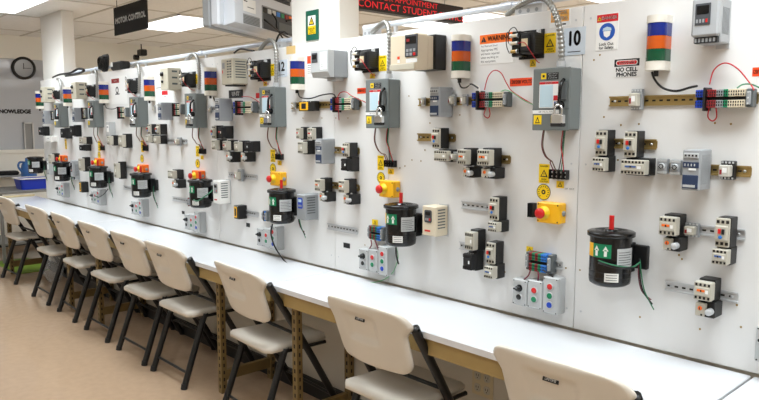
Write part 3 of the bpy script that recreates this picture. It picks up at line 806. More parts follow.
# NOW the instances ------------------------------------------------------------------------------------------------
# tower lights
TG = 'blue orange and green signal lights along the wall'
for bx, l in (((643, 13, 671, 71), 'blue orange green signal light at the right, beside the no cell phones sign'),
              ((448.6, 34, 470, 77.6), 'blue orange green signal light between the big cream drive and the orange warning sign'),
              ((288, 56, 304, 89), 'blue orange green signal light on the pillar beside the number 12 sign'),
              ((202, 67, 217, 95), 'blue orange green signal light left of the beige vented drive'),
              ((142, 76, 155, 100), 'blue orange green signal light fifth from the right, above the white notices'),
              ((97.5, 83, 108.5, 101), 'blue orange green signal light third from the far left end'),
              ((62, 86, 71.7, 106), 'blue orange green signal light second from the far left end'),
              ((34.5, 91.5, 43.5, 108), 'blue orange green signal light at the far left end of the panel')):
    dev(tower, 'signal_light', l, 'signal light', bx, .069, .069, .18, group=TG)
# safety switches and padlocks
SB = {1: (533, 68, 582, 130), 2: (364, 79, 403.5, 128), 3: (259.5, 87, 287.6, 127), 4: (185, 93.6, 208, 127.6), 5: (130, 97, 148.6, 127), 6: (87.6, 101, 104.4, 127), 7: (55, 103.5, 68, 127)}
SWX = {}
for n, bx in SB.items():
    extra = {1: 'beside the number 10 sign', 2: 'right of the pillar', 3: 'below the number 12 sign', 4: 'fourth from the right', 5: 'fifth from the right', 6: 'sixth from the right', 7: 'at the far left end'}[n]
    t = dev(switch, 'safety_switch', 'grey steel safety switch box ' + extra, 'switch box', bx, .075, .155, .226, group='grey safety switch boxes along the wall')
    SWX[n] = t.location.copy()
    if n < 6: padlock(t.location.x+.155*.37, t.location.z-.05, .1065, 'chrome padlock with black base hanging from the %s' % SW(n))

def C(l, bx, flag='orange', w=.045, d=.085, rail_=True, h=None, **k): dev(contactor, 'contactor', l, 'contactor', bx, d, w, h, .0083 if rail_ else 0, 'contactors on the wall', flag=flag, **k)
def O(l, bx, w=.045, d=.08, rail_=True): dev(overload, 'overload_relay', l, 'relay', bx, d, w, None, .0083 if rail_ else 0, 'overload relays on the wall')
def S(l, bx, w=.042, d=.075, rail_=True): dev(starter, 'motor_starter', l, 'motor starter', bx, d, w, None, .0083 if rail_ else 0, 'manual motor starters on the wall')
def R(l, bx, m='gold'): dev(rail, 'mounting_rail', l, 'mounting rail', bx, .0075, None, .035, group='metal mounting rails on the wall', m=m)
def PS(l, bx): dev(psu, 'power_supply', l, 'power supply', bx, .09, .055, None, .0083, 'grey power supplies on the rails')
def ST(l, bx, **k): dev(strip, 'terminal_strip', l, 'terminal strip', bx, .045, None, None, .0083, 'coloured terminal strips on the rails', **k)

# --- right end of the panel
dev(drive_panel, 'motor_drive', 'light grey drive with dark keypad at the top right corner', 'motor drive', (691.6, -3, 731, 42), .10)
R('long gold mounting rail below the right-hand signal light', (609, 95, 759, 104.5))
dev(relay, 'relay', 'small grey relay alone on the long gold rail below the right-hand signal light', 'relay', (626.5, 88.5, 646, 110), .045, .04, off=.0083, clear=False)
dev(strip, 'terminal_strip', 'long terminal strip with blue red green and white blocks at the right edge', 'terminal strip', (695, 89, 758, 107.5), .045, None, None, .0083, 'coloured terminal strips on the rails', seq=(('blue', 4), (None, 1), ('darkred', 4), ('midgrey', 3), ('green', 2), ('cream', 7)))
volt_sticker('cut by the right edge of the picture', (752.5, 67, 776, 76))
R('gold rail holding two red-buttoned starters under the no cell phones sign', (613, 138.5, 657.5, 149.5))
S('red-buttoned motor starter at the left of the pair under the no cell phones sign', (593.6, 130, 614.5, 156.5))
S('red-buttoned motor starter at the right of the pair under the no cell phones sign', (623.5, 131, 645, 158))
C('small blue-tagged contactor under the left starter below the no cell phones sign', (593.6, 156.8, 613.5, 173), flag='tagblue')
C('wide blue-tagged contactor under the right starter below the no cell phones sign', (621.5, 159, 654, 176.5), flag='tagblue', w=.085)
R('gold rail carrying two sockets, a power supply and a clear relay at the right', (657, 162, 752, 177))
dev(relay_socket, 'relay_socket', 'round-faced grey relay socket left of the right-hand power supply, first of two', 'relay socket', (656.8, 159, 670, 174), .03, off=.0083, w=.034, group='grey relay sockets')
dev(relay_socket, 'relay_socket', 'round-faced grey relay socket touching the left side of the right-hand power supply', 'relay socket', (670.5, 160, 683, 175), .03, off=.0083, w=.034, group='grey relay sockets')
PS('grey power supply near the right edge, above the red-shafted motor', (682.6, 150, 711.5, 191))
dev(relay, 'relay', 'clear plug-in relay in black socket right of the right-hand power supply', 'relay', (717.5, 161.5, 737, 180.5), .05, .042, off=.0083)
R('silver rail with a contactor, a white relay and a starter at lower right', (662, 221.5, 746, 239.5), 'zinc')
C('cream contactor with orange tag at the left of the upper silver rail, lower right', (661.5, 216, 685, 238), w=.055)
O('black overload relay with orange dial under the contactor on the upper silver rail', (664.5, 238.5, 685, 253), w=.05)
dev(relay, 'relay', 'white relay with red mark between contactor and starter on the silver rail', 'relay', (680, 224, 703, 238), .035, .045, off=.0083, clear=False)
S('red-buttoned motor starter on the upper silver rail at lower right', (714, 218.5, 738, 249))
C('blue-tagged contactor below the starter on the upper silver rail at lower right', (712, 249, 735.5, 267.5), flag='tagblue')
R('long bare silver rail lowest at the right with a single contactor', (664.5, 283, 739, 300.5), 'zinc')
C('cream contactor with orange tag alone on the lowest silver rail', (695, 281.5, 721, 303.5), w=.052)
O('black overload relay hanging under the contactor on the lowest silver rail', (695.5, 304, 720.5, 320), w=.055)
dev(motor, 'electric_motor', 'black motor with red shaft at the right, largest of the row, with green arrow label', 'motor', (591, 233, 634, 289), .152, .152, .19, group='black motors mounted on the wall')
dev(pushbox, 'push_button_station', 'grey button box cut by the right edge above the bench', 'button box', (754, 331, 783, 362), .055, .058, .11, knobs=('selector', 'black'))

# --- signs
t, w, h = plate_at('safety_sign', 'red white and blue danger lock out for safety sign at the upper right', 'sign', (596.5, 13.5, 618.5, 50))
MB().box(-w/2, w/2, -.002, 0, -h/2, h/2, 'white').box(-w*.48, w*.48, -.0022, -.002, h*.27, h*.48, 'dangerred').build('plate', t)
b = MB(); tri(b, -w*.36, h*.37, w*.09, -.0022, 'yellow', 'ink'); b.text('DANGER', w*.17, w*.08, h*.375, -.0026, 'white', bold=.03)
b.lathe([(w*.36, .0024), (0, .0025)], 'signblue', (0, 0, h*.0), 'y', 28, False)
b.face([(-w*.17, h*.02), (w*.17, h*.02), (w*.13, -h*.11), (0, -h*.16), (-w*.13, -h*.11)], -.0028, 'white').face([(-w*.2, h*.03), (w*.2, h*.03), (w*.18, h*.10), (0, h*.14), (-w*.18, h*.10)], -.0028, 'bluepaper')
b.text('Lock Out', w*.17, -w*.02, -h*.335, -.0026, 'ink', bold=.02); b.text('for Safety.', w*.17, 0, -h*.435, -.0026, 'ink', bold=.02); b.build('lettering', t)
t, w, h = plate_at('warning_sign', 'black on white no cell phones sign with red warning header', 'sign', (614.5, 58.5, 639.5, 77))
MB().box(-w/2, w/2, -.0015, 0, -h/2, h/2, 'panel').box(-w/2, w/2, -.0018, -.0015, h*.08, h*.48, 'ink').build('plate', t)
b = MB().prism(rrect(w*.86, h*.26, h*.12), 0, .0003, 'white'); b.v = [(x, -.0018-z, y+h*.28) for x, y, z in b.v]
c2 = MB().prism(rrect(w*.8, h*.2, h*.095), 0, .0003, 'dangerred'); c2.v = [(x, -.0022-z, y+h*.28) for x, y, z in c2.v]
b.add(c2.v, c2.f, 'dangerred'); b.text('WARNING', h*.19, 0, h*.28, -.0028, 'white', bold=.02)
b.text('NO CELL', h*.31, 0, -h*.1, -.0019, 'ink', bold=.045); b.text('PHONES', h*.31, 0, -h*.37, -.0019, 'ink', bold=.045); b.build('lettering', t)
t, w, h = plate_at('warning_sign', 'white sign with orange warning header behind the nearest black transformer', 'sign', (480, 33, 514, 63.5))
MB().box(-w/2, w/2, -.0015, 0, -h/2, h/2, 'paper').box(-w/2, w/2, -.0018, -.0015, h*.18, h*.48, 'orange').build('plate', t)
b = MB(); b.face([(-w*.46, h*.24), (-w*.30, h*.24), (-w*.38, h*.42)], -.0022, 'ink'); b.text('!', h*.12, -w*.38, h*.30, -.0025, 'orange', bold=.03)
b.text('WARNING', h*.235, -w*.26, h*.33, -.0022, 'ink', 'LEFT', .82, .03)
b.text('Arc Flash and Shock', h*.085, -w*.46, h*.10, -.0018, 'letter', 'LEFT')
for k, s in enumerate(('Appropriate PPE', 'and tools required', 'when working on', 'this equipment.')): b.text(s, h*.115, -w*.46, -h*.03-k*h*.125, -.0018, 'letter', 'LEFT', .9)
b.build('lettering', t)
for txt, bx, l in (('10', (564, 27.5, 585.5, 55), 'pale sign with black number 10 above the nearest grey switch box'), ('12', (274.5, 60, 287.4, 77), 'pale sign with black number 12 left of the pillar')):
    t, w, h = plate_at('number_sign', l, 'sign', bx)
    MB().box(-w/2, w/2, -.002, 0, -h/2, h/2, 'numberbg').build('plate', t)
    MB().text(txt, h*.74, w*(.04 if txt == '12' else -.03), h*.08, -.0023, 'ink', sx=w*(.62 if txt == '12' else .7)/(h*.74*1.1), bold=.035).box(-w*.3, w*.3, -.0023, -.002, -h*.395, -h*.365, 'letter').build('lettering', t)
t, w, h = plate_at('faded_sign', 'faded orange and white control sign behind the nearest flexible conduit', 'sign', (550, 9.5, 570.5, 27))
MB().box(-w/2, w/2, -.0015, 0, -h/2, h/2, 'paper').build('plate', t)
b = MB(); b.box(-w*.44, w*.44, -.0018, -.0015, -h*.2, h*.46, 'faded'); b.text('MOTOR', h*.28, 0, h*.3, -.0022, 'white', sx=.9, bold=.03); b.text('CONTROL', h*.28, 0, -h*.03, -.0022, 'white', sx=.8, bold=.03); b.box(-w*.22, w*.3, -.0018, -.0015, -h*.4, -h*.31, 'letter'); b.build('lettering', t)
t, w, h = plate_at('tape_patch', 'tan paper patch at the top of the panel left of the pillar', 'label', (286.5, 46, 295.5, 54)); MB().box(-w/2, w/2, -.001, 0, -h/2, h/2, 'tape').build('plate', t)
t, w, h = plate_at('voltage_sign', 'green framed yellow and white high voltage sign on the pillar', 'sign', (306.8, 10.3, 319, 40.3), d=-.0255)
t.location.y = .0255
MB().box(-w/2, w/2, -.008, 0, -h/2, h/2, 'signgreen', .002).box(-w*.3, w*.32, -.0085, -.008, -h*.3, h*.32, 'white').box(-w*.3, w*.32, -.0088, -.008, -h*.3, -h*.02, 'yellow').build('plate', t)
b = MB(); tri(b, 0, h*.14, w*.24, -.0088); b.text('DANGER', w*.13, 0, -h*.12, -.0092, 'ink', bold=.02); b.text('HIGH', w*.13, 0, -h*.19, -.0092, 'ink', bold=.02); b.text('VOLTAGE', w*.11, 0, -h*.26, -.0092, 'ink', bold=.02); b.build('lettering', t)
t, w, h = plate_at('unit_sign', 'black sign with white capitals above the terminal strip left of the third switch box', 'sign', (229, 90, 243, 98))
MB().box(-w/2, w/2, -.0015, 0, -h/2, h/2, 'ink').build('plate', t); MB().text('UNIT', h*.7, 0, 0, -.0018, 'white', sx=1.1, bold=.05).build('lettering', t)
t, w, h = plate_at('notice', 'white notice with red heading under the knobbed drive left of the fourth switch', 'notice', (155, 80, 176, 104))
MB().box(-w/2, w/2, -.0012, 0, -h/2, h/2, 'paper').box(-w*.16, w*.12, -.0016, -.0012, -h*.12, h*.05, 'dangerred').build('sheet', t)
MB().text('NOTICE', h*.07, -w*.02, -h*.2, -.0016, 'ink').box(-w*.42, -w*.2, -.0016, -.0012, h*.18, h*.21, 'letter').build('lettering', t)
t, w, h = plate_at('notice', 'white notice with dark red heading and small emblem above the fifth switch box', 'notice', (111, 76, 127, 104))
b = MB().box(-w/2, w/2, -.0012, 0, -h/2, h/2, 'paper').box(-w*.44, w*.05, -.0016, -.0012, h*.26, h*.42, 'darkred'); b.build('sheet', t)
b = MB().text('DANGER', h*.07, -w*.2, h*.34, -.002, 'white', bold=.02).lathe([(w*.09, .0014), (w*.05, .0015)], 'ink', (-w*.1, 0, h*.0), 'y', 16, False); b.box(-w*.22, w*.04, -.0016, -.0012, -h*.16, -h*.12, 'letter').build('lettering', t)
t, w, h = plate_at('notice', 'narrow white notice with orange top strip beside the grey drive right of the pillar', 'notice', (307.5, 56, 312, 77))
MB().box(-w/2, w/2, -.0012, 0, -h/2, h/2, 'paper').box(-w/2, w/2, -.0016, -.0012, h*.14, h/2, 'redorange').build('sheet', t)
b = MB()
for k in range(5): b.box(-w*.4, w*.35, -.0016, -.0012, h*.04-k*h*.09, h*.06-k*h*.09, 'ink')
b.build('lettering', t)
for l, bx in (('small black label below the silver rail left of the second button boxes', (343.6, 243, 350, 248)), ('small black label below the black relay left of the third motor', (246.4, 223, 250, 227)),
              ('small black label left of the fourth button boxes', (182, 211, 184.6, 214)), ('small red square label left of the third grey switch box', (256, 93, 259.4, 98.2))):
    t, w, h = plate_at('label', l, 'label', bx); MB().box(-w/2, w/2, -.0012, 0, -h/2, h/2, 'dangerred' if 'red' in l[:12] else 'ink').build('plate', t)
danger_sticker('above the first grey switch box', (544.5, 33, 556, 53)); danger_sticker('above the second grey switch box', (379, 55.6, 386.6, 71)); danger_sticker('above the third grey switch box', (270.5, 64, 274.5, 76)); danger_sticker('above the fourth grey switch box', (195, 74, 197.6, 84))
danger_sticker('below the first grey switch box', (539, 164, 549.5, 183)); danger_sticker('below the second grey switch box', (377.6, 155.6, 384, 170)); danger_sticker('below the third grey switch box', (270.6, 149.6, 275.4, 162)); danger_sticker('below the fourth grey switch box', (196, 146, 199.4, 156.5))
danger_sticker('below the fifth grey switch box', (141.2, 140.5, 143.8, 152)); danger_sticker('below the sixth grey switch box', (98.2, 141, 100.4, 151)); danger_sticker('below the seventh grey switch box', (65, 139, 66.8, 149))
for n, bx in (('below the first grey switch box', (536.5, 184, 551, 200)), ('below the second grey switch box', (376.6, 172, 385.5, 183.5)), ('below the third grey switch box', (269.6, 163.4, 276.6, 174)), ('below the fourth grey switch box', (195, 159, 200.6, 168)),
              ('below the fifth grey switch box', (140, 154.5, 144.2, 162.5)), ('below the sixth grey switch box', (97.5, 151.5, 101, 159))): disc_sticker(n, bx)
for n, bx in (('just above the first grey switch box', (530, 59.5, 536, 67)), ('beside the terminal block under the first switch box', (556.5, 181, 564, 188)), ('above the lower terminal strip under the first switch', (526.5, 246.5, 533, 252.5)),
              ('just above the second grey switch box', (370, 73.6, 375, 78.4)), ('under the terminal block of the second switch box', (388, 168.6, 394, 174.2)), ('left of the second motor, above its button boxes', (372.2, 219.6, 378, 225.2)),
              ('under the terminal block of the third switch box', (277.6, 160.6, 281.6, 165.2)), ('under the terminal block of the fourth switch box', (200.6, 155.4, 203.6, 159.4)), ('just above the third grey switch box', (263.5, 81.5, 267, 86))): tri_sticker(n, bx)
volt_sticker('left of the first grey switch box', (510, 78, 532, 86)); volt_sticker('left of the second grey switch box', (357.4, 88, 366, 93.6))
t, w, h = plate_at('voltage_label', 'plain black 208 volt lettering under the first terminal block', 'label', (564.5, 187, 574.5, 191)); MB().box(-w/2, w/2, -.0008, 0, -h/2, h/2, 'panel').text('208  VOLT', h*.6, 0, 0, -.0011, 'letter').build('plate', t)

# --- bay of the first switch box
dev(drive_cream, 'motor_drive', 'big cream drive with dark keypad on a black heat sink', 'motor drive', (392, 32, 444, 68.5), .19, .16)
dev(xfmr, 'transformer', 'black control transformer with fuses in front of the orange warning sign', 'transformer', (507, 27.5, 544.5, 57), .085, group='black control transformers')
R('gold rail behind the power supply left of the first grey switch box', (418, 97, 512, 105))
dev(relay, 'end_stop', 'small grey clamp at the left end of the first bay upper rail', 'clamp', (418, 97, 429, 106), .02, .022, off=.0083, clear=False)
PS('grey power supply left of the first grey switch box', (430, 86.5, 454, 117))
dev(relay, 'relay', 'small clear relay touching the first bay power supply', 'relay', (446.5, 94, 459, 106), .035, .024, off=.0083, clear=False)
dev(relay, 'relay', 'small clear relay beside the blue terminals of the first bay', 'relay', (458, 94, 471, 106), .035, .024, off=.0083, clear=False)
ST('terminal strip with blue red and white blocks left of the first switch box', (471.5, 92, 514, 107))
R('gold rail left of the middle starter below the first bay power supply', (417, 133, 456, 142))
S('red-buttoned starter below the first bay power supply', (432, 128, 449, 149))
C('long cream contactor directly under the first bay upper starter', (431.5, 150, 459, 162.5), flag=None, w=.075, d=.07)
dev(relay, 'relay', 'small white relay with red frame right of the long cream contactor', 'relay', (448, 152, 463, 162), .048, .026, off=.0083, clear=False)
R('gold rail holding two orange-tagged contactors left of the first estop', (459, 154, 511, 163))
C('orange-tagged contactor, left of the pair in the first bay', (460.5, 148.5, 477.5, 166.5))
C('orange-tagged contactor, right of the pair in the first bay', (478.5, 148.5, 502, 167.5), w=.062)
O('overload relay under the left orange-tagged contactor of the first bay', (464.5, 167.5, 480, 178.5))
O('overload relay under the right orange-tagged contactor of the first bay', (481, 168.5, 504, 179.5), w=.062)
R('silver rail left of the starter at mid height in the first bay', (461, 202, 490, 210.5), 'zinc')
S('red-buttoned starter at the right end of the mid-height silver rail, first bay', (488, 198, 506, 222))
C('blue-tagged contactor under the starter at mid height in the first bay', (489, 222.5, 507, 234), flag='tagblue')
R('short silver rail beside the lowest contactor group of the first bay', (459, 243, 486, 252), 'zinc')
C('cream contactor at the left of the lowest group in the first bay', (468, 231.5, 484, 253), flag=None)
C('black-fronted contactor at the lower left of the lowest group, first bay', (465, 253.5, 483, 273), flag=None, front='matte')
S('red-buttoned starter at the right of the lowest group in the first bay', (484, 243.5, 504.5, 266), rail_=False)
C('blue-tagged contactor lowest of all in the first bay', (486, 266.5, 503, 281), flag='tagblue', rail_=False)
dev(barrier, 'terminal_block', 'black four-screw terminal block wired to the first grey switch box', 'terminal block', (548.5, 170, 569.5, 179.5), .022, group='black screw terminal blocks')
dev(estop, 'emergency_stop', 'yellow emergency stop box with red button below the first switch box', 'emergency stop', (535, 202, 568, 225), .05, .10, .078, group='emergency stop boxes')
dev(barrier, 'terminal_block', 'small black terminal block at the left side of the first emergency stop', 'terminal block', (527, 203.5, 537, 217.5), .03, .024, n=2, group='black screw terminal blocks')
SEQ2 = (('darkred', 2), ('green', 2), ('darkred', 2), ('green', 2), ('skyblue', 4))
ST('round-ended terminal strip of red green and blue blocks above the first button boxes', (523, 254.5, 557, 273), seq=SEQ2, clamp=False)
R('short silver rail end behind the red green blue terminal strip of the first bay', (550, 261, 563, 269), 'zinc')
def buttons(n, bx, extra=''):
    X, w, Z, h = span(bx, .055)
    base = Z-.072
    for dx, hh, kn, nm in ((-.142, .105, ('selector', 'black'), 'grey box with black selector knob'), (-.071, .112, ('red', 'green'), 'grey box with red and green buttons'), (0, .143, ('red', 'green', 'blue'), 'tall grey three-button box')):
        t = thing('push_button_station', (X+dx, 0, base+hh/2+(.006 if dx else 0)), '%s below the %s switch box from the right' % (nm, ORD[n]), 'button box', 'grey push button boxes')
        pushbox(t, .067, hh, .055, kn)
buttons(1, (542, 278, 566, 315))
# --- bay of the second switch box (right of the pillar)
dev(drive_grey, 'motor_drive', 'grey drive with paper label and yellow sticker on top, right of the pillar', 'motor drive', (309, 49, 350, 76.5), .13, .14)
dev(xfmr, 'transformer', 'black control transformer with wire loops left of the pipe end, right of the pillar', 'transformer', (350, 47, 379, 71), .085, group='black control transformers')
R('gold rail on the pillar bay between the black relay and terminals', (291, 102, 362, 107.5))
dev(relay, 'end_stop', 'small clamp at the left end of the second bay upper rail', 'clamp', (290, 102, 299, 109), .02, .022, off=.0083, clear=False)
dev(blackblock, 'relay_module', 'long black relay module left of the second bay terminals', 'relay', (298.5, 101, 321, 111), .035, None, None, .0083)
ST('terminal strip with blue red and white blocks left of the second switch box', (330, 98, 361, 110))
C('red-tagged small contactor at the upper left of the second bay', (297, 127, 308, 140), flag='red', w=.03, d=.07)
C('red-tagged small contactor beside the first one, upper left of the second bay', (306, 127, 323, 141), flag='red', w=.042, d=.07)
C('cream contactor under the red-tagged pair in the second bay', (297, 141, 315, 155), flag=None)
PS('grey power supply in the middle of the second bay, left of a starter', (312.5, 139, 337, 164.5))
R('gold rail end between power supply and starter of the second bay', (333, 147, 360, 154))
S('red-buttoned starter right of the second bay power supply', (341, 143, 359, 157.5), w=.045)
C('black-bodied contactor with cream corner under the second bay starter', (342, 158, 357.5, 172.5), flag=None, front='matte')
R('gold rail behind the two contactors below the second bay power supply', (330, 183, 360, 190))
C('orange-tagged contactor left of the pair in the second bay', (313.5, 179, 335.5, 193))
C('orange-tagged contactor right of the pair in the second bay', (337, 180, 360, 195))
O('overload relay under the left orange-tagged contactor of the second bay', (318.5, 193.3, 336, 203))
O('overload relay under the right orange-tagged contactor of the second bay', (342, 195.3, 361, 206))
dev(drive_small, 'motor_drive', 'grey drive with blue keypad beside the third motor', 'motor drive', (296, 195.5, 319, 221), .09, .08, body='midgrey', pad='blue', accent='midgrey')
R('bare silver rail low in the second bay, left of the second motor', (327, 223.5, 358.5, 234), 'zinc')
dev(barrier, 'terminal_block', 'black four-screw terminal block wired to the second grey switch box', 'terminal block', (383.6, 160.5, 397, 167.2), .022, group='black screw terminal blocks')
dev(estop, 'emergency_stop', 'yellow emergency stop box with red button below the second switch box', 'emergency stop', (379, 181.5, 400.5, 197.5), .05, .10, .078, group='emergency stop boxes')
dev(motor, 'electric_motor', 'black motor with red shaft below the second switch box, beside a cream drive', 'motor', (387.5, 207, 419.5, 248), .152, .152, .19, group='black motors mounted on the wall', tail=False)
dev(drive_small, 'motor_drive', 'cream drive with round dark keypad right of the second motor', 'motor drive', (421.5, 207, 448.5, 237), .08, .085)
ST('red green and blue terminal strip left of the second motor', (365.5, 227.5, 389, 241), seq=SEQ2, clamp=False)
buttons(2, (377.5, 247, 396, 277))
# --- bay of the third switch box (number 12)
dev(drive_vented, 'motor_drive', 'beige vented drive left of the number 12 transformer', 'motor drive', (222, 57.5, 247, 84), .11, .13)
dev(xfmr, 'transformer', 'black control transformer between the beige vented drive and the number 12', 'transformer', (246, 58, 271, 80), .085, group='black control transformers')
R('rail carrying the terminals left of the third switch box', (207, 106, 262, 111), 'zinc')
dev(relay, 'end_stop', 'small clamp at the left end of the third bay upper rail', 'clamp', (207, 106, 214, 113), .02, .022, off=.0083, clear=False)
PS('grey power supply under the black lettered sign, left of the third switch', (213.5, 98, 235, 121))
ST('terminal strip with blue red and white blocks left of the third switch box', (233, 101.5, 260, 113))
S('red-buttoned starter at the upper left of the third bay', (211, 125.5, 222, 139), w=.04)
C('dark contactor right of the starter at the upper left of the third bay', (219, 126, 232, 139), flag='red', front='matte', w=.045)
C('cream contactor in the third bay middle row, left', (212, 139.5, 226, 151), flag=None)
C('cream contactor in the third bay middle row, second from left', (222, 140.5, 238, 151.5), flag='red')
C('cream contactor in the third bay middle row, third from left', (234, 141, 249, 153), flag=None)
C('dark contactor in the third bay middle row, right end', (245, 141.5, 259, 152.5), flag=None, front='matte')
O('overload relay under the third bay middle row, left', (226, 152, 240, 163))
O('overload relay under the third bay middle row, right', (239.5, 152.8, 256, 162.5))
dev(relay, 'relay', 'grey relay on the silver rail low in the third bay', 'relay', (230, 170, 249, 182), .05, .045, off=.0083, clear=False)
R('silver rail low in the third bay, left of the orange-red estop', (228, 172.5, 258, 179.5), 'zinc')
dev(barrier, 'terminal_block', 'black four-screw terminal block wired to the third grey switch box', 'terminal block', (275, 154, 284, 159.8), .022, group='black screw terminal blocks')
dev(estop, 'emergency_stop', 'yellow emergency stop box with red button below the third switch box', 'emergency stop', (270, 172.5, 287, 186), .05, .10, .078, group='emergency stop boxes')
dev(motor, 'electric_motor', 'black motor with red shaft below the third switch box, beside a grey drive', 'motor', (271.6, 191, 297, 226), .152, .152, .19, group='black motors mounted on the wall')
dev(blackblock, 'relay_module', 'black square relay block on a rail left of the third motor', 'relay', (231, 206.5, 249, 220), .06, .06, None, .0083)
R('silver rail end right of the black relay block, third bay', (244, 210.5, 259, 216.5), 'zinc')
ST('red green and blue terminal strip left of the third motor', (260, 212, 272.5, 222), seq=SEQ2, clamp=False)
buttons(3, (269.5, 227, 285, 250.5))
# --- bay of the fourth switch box
dev(drive_knob, 'motor_drive', 'grey box drive with black knobs above the white notice, fourth bay', 'motor drive', (159.5, 67, 182, 89.5), .10, .12)
dev(xfmr, 'transformer', 'black control transformer above the fourth grey switch box', 'transformer', (178, 70.5, 196, 87), .085, group='black control transformers')
PS('grey power supply under the white notice, fourth bay', (156, 102, 174, 120))
ST('terminal strip with red and white blocks left of the fourth switch box', (171, 104, 186.5, 114.5))
dev(relay, 'end_stop', 'small clamp left of the fourth bay power supply', 'clamp', (151, 105, 157, 112), .02, .022, off=.0, clear=False)
S('red-buttoned starter at the left of the fourth bay upper group', (146.5, 124, 157, 134.5), w=.045)
S('red-buttoned starter at the right of the fourth bay upper group', (154, 124, 167, 135), w=.045)
C('cream contactor under the fourth bay starters, left', (147, 135, 157, 143.5), flag=None)
C('cream contactor under the fourth bay starters, right', (155, 135.5, 167, 144.5), flag=None, front='ivory')
dev(relay, 'relay', 'grey relay with red mark on the rail right of the fourth bay starters', 'relay', (172, 137.5, 185, 146), .04, .05, off=.0083, clear=False)
R('silver rail right of the fourth bay starters', (164, 138, 187.5, 144.5), 'zinc')
C('cream contactor with overload left of the fourth estop', (167, 170.5, 185, 180), flag=None, w=.075, rail_=False)
O('overload relay left of the fourth estop under a cream contactor', (171, 180.5, 187.5, 189), w=.06, rail_=False)
R('bare silver rail left of the fourth motor', (172, 196.5, 189, 203), 'zinc')
dev(barrier, 'terminal_block', 'black screw terminal block wired to the fourth grey switch box', 'terminal block', (198.6, 148.8, 206.4, 154), .022, group='black screw terminal blocks')
dev(estop, 'emergency_stop', 'orange emergency stop box with red button above the fourth motor', 'emergency stop', (191.5, 171.5, 206, 181), .05, .10, .07, group='emergency stop boxes', body='orange')
dev(motor, 'electric_motor', 'black motor with green label below the fourth switch box, beside a white drive', 'motor', (192, 181, 213.6, 210), .152, .152, .185, group='black motors mounted on the wall', tail=False)
dev(drive_small, 'motor_drive', 'white ribbed drive right of the fourth motor', 'motor drive', (213, 181.5, 230.5, 204.5), .08, .085, body='white', pad='midgrey')
ST('red green and blue terminal strip left of the fourth motor', (185.5, 198.5, 195, 207), seq=SEQ2, clamp=False)
buttons(4, (192.5, 213, 208, 233))
# --- bay of the fifth switch box
dev(xfmr, 'transformer', 'black control transformer above the fifth grey switch box', 'transformer', (124, 77, 139, 93.5), .085, group='black control transformers')
ST('terminal strip with red and white blocks left of the fifth switch box', (116, 107.5, 130.5, 117))
dev(pane_box, 'junction_box', 'light grey junction box with paper label left below the fifth switch box', 'junction box', (104, 122, 117.5, 136.5), .05, .08)
C('dark contactor at the right of the group left of the fifth terminal block', (117, 134, 133, 148.5), flag=None, front='ivory', w=.07)
C('cream contactor in the middle of the group left of the fifth terminal block', (107, 135.5, 119, 146), flag=None, w=.05)
C('cream contactor standing alone left of the fifth motor', (116, 162.5, 126, 180), flag=None)
R('silver rail left of the fifth estop', (124, 165.5, 136, 170.5), 'zinc')
R('bare silver rail left of the fifth motor', (123, 185.5, 135, 191), 'zinc')
dev(barrier, 'terminal_block', 'black screw terminal block wired to the fifth grey switch box', 'terminal block', (142.5, 145, 148.6, 151), .022, group='black screw terminal blocks')
dev(estop, 'emergency_stop', 'orange emergency stop box with red button above the fifth motor', 'emergency stop', (137, 165.5, 149.5, 173.5), .05, .10, .07, group='emergency stop boxes', body='orange')
dev(motor, 'electric_motor', 'black motor with green label below the fifth switch box', 'motor', (134, 174.5, 153, 199.5), .152, .152, .185, group='black motors mounted on the wall')
buttons(5, (137.5, 200.5, 150.5, 216.5))
# --- bay of the sixth switch box
dev(drive_knob, 'motor_drive', 'grey box drive with black knobs second from the far left', 'motor drive', (71.5, 81.5, 87, 98.5), .10, .12)
dev(xfmr, 'transformer', 'black control transformer above the sixth grey switch box', 'transformer', (84, 83.5, 97, 97), .085, group='black control transformers')
PS('grey power supply left of the sixth switch box', (72.5, 107.5, 83.5, 122))
ST('terminal strip with red and white blocks left of the sixth switch box', (81, 108.5, 90, 117.5))
C('dark contactor at the far side of the sixth bay upper group', (70, 125, 80.5, 137), flag=None, front='matte', w=.06)
C('cream and black contactor below the sixth switch box, upper', (78, 137, 93, 144.5), flag='brass', w=.08)
C('black contactor below the sixth switch box, lower', (79, 145, 91, 151.5), flag=None, front='matte', w=.06)
C('cream and black contactor left of the sixth motor', (77.5, 158, 91, 172.5), flag=None, front='ivory', w=.06)
dev(blackblock, 'relay_module', 'black relay block with yellow face left of the sixth motor', 'relay', (78, 182.5, 90, 193), .06, .07)
dev(barrier, 'terminal_block', 'black screw terminal block wired to the sixth grey switch box', 'terminal block', (100, 145.5, 105, 150.5), .022, group='black screw terminal blocks')
dev(estop, 'emergency_stop', 'orange emergency stop box with red button above the sixth motor', 'emergency stop', (93.5, 158.8, 105.5, 166.8), .05, .10, .07, group='emergency stop boxes', body='orange')
dev(motor, 'electric_motor', 'black motor with green label below the sixth switch box', 'motor', (92, 167.5, 109, 190), .152, .152, .185, group='black motors mounted on the wall')
buttons(6, (96.5, 190.5, 107, 205))
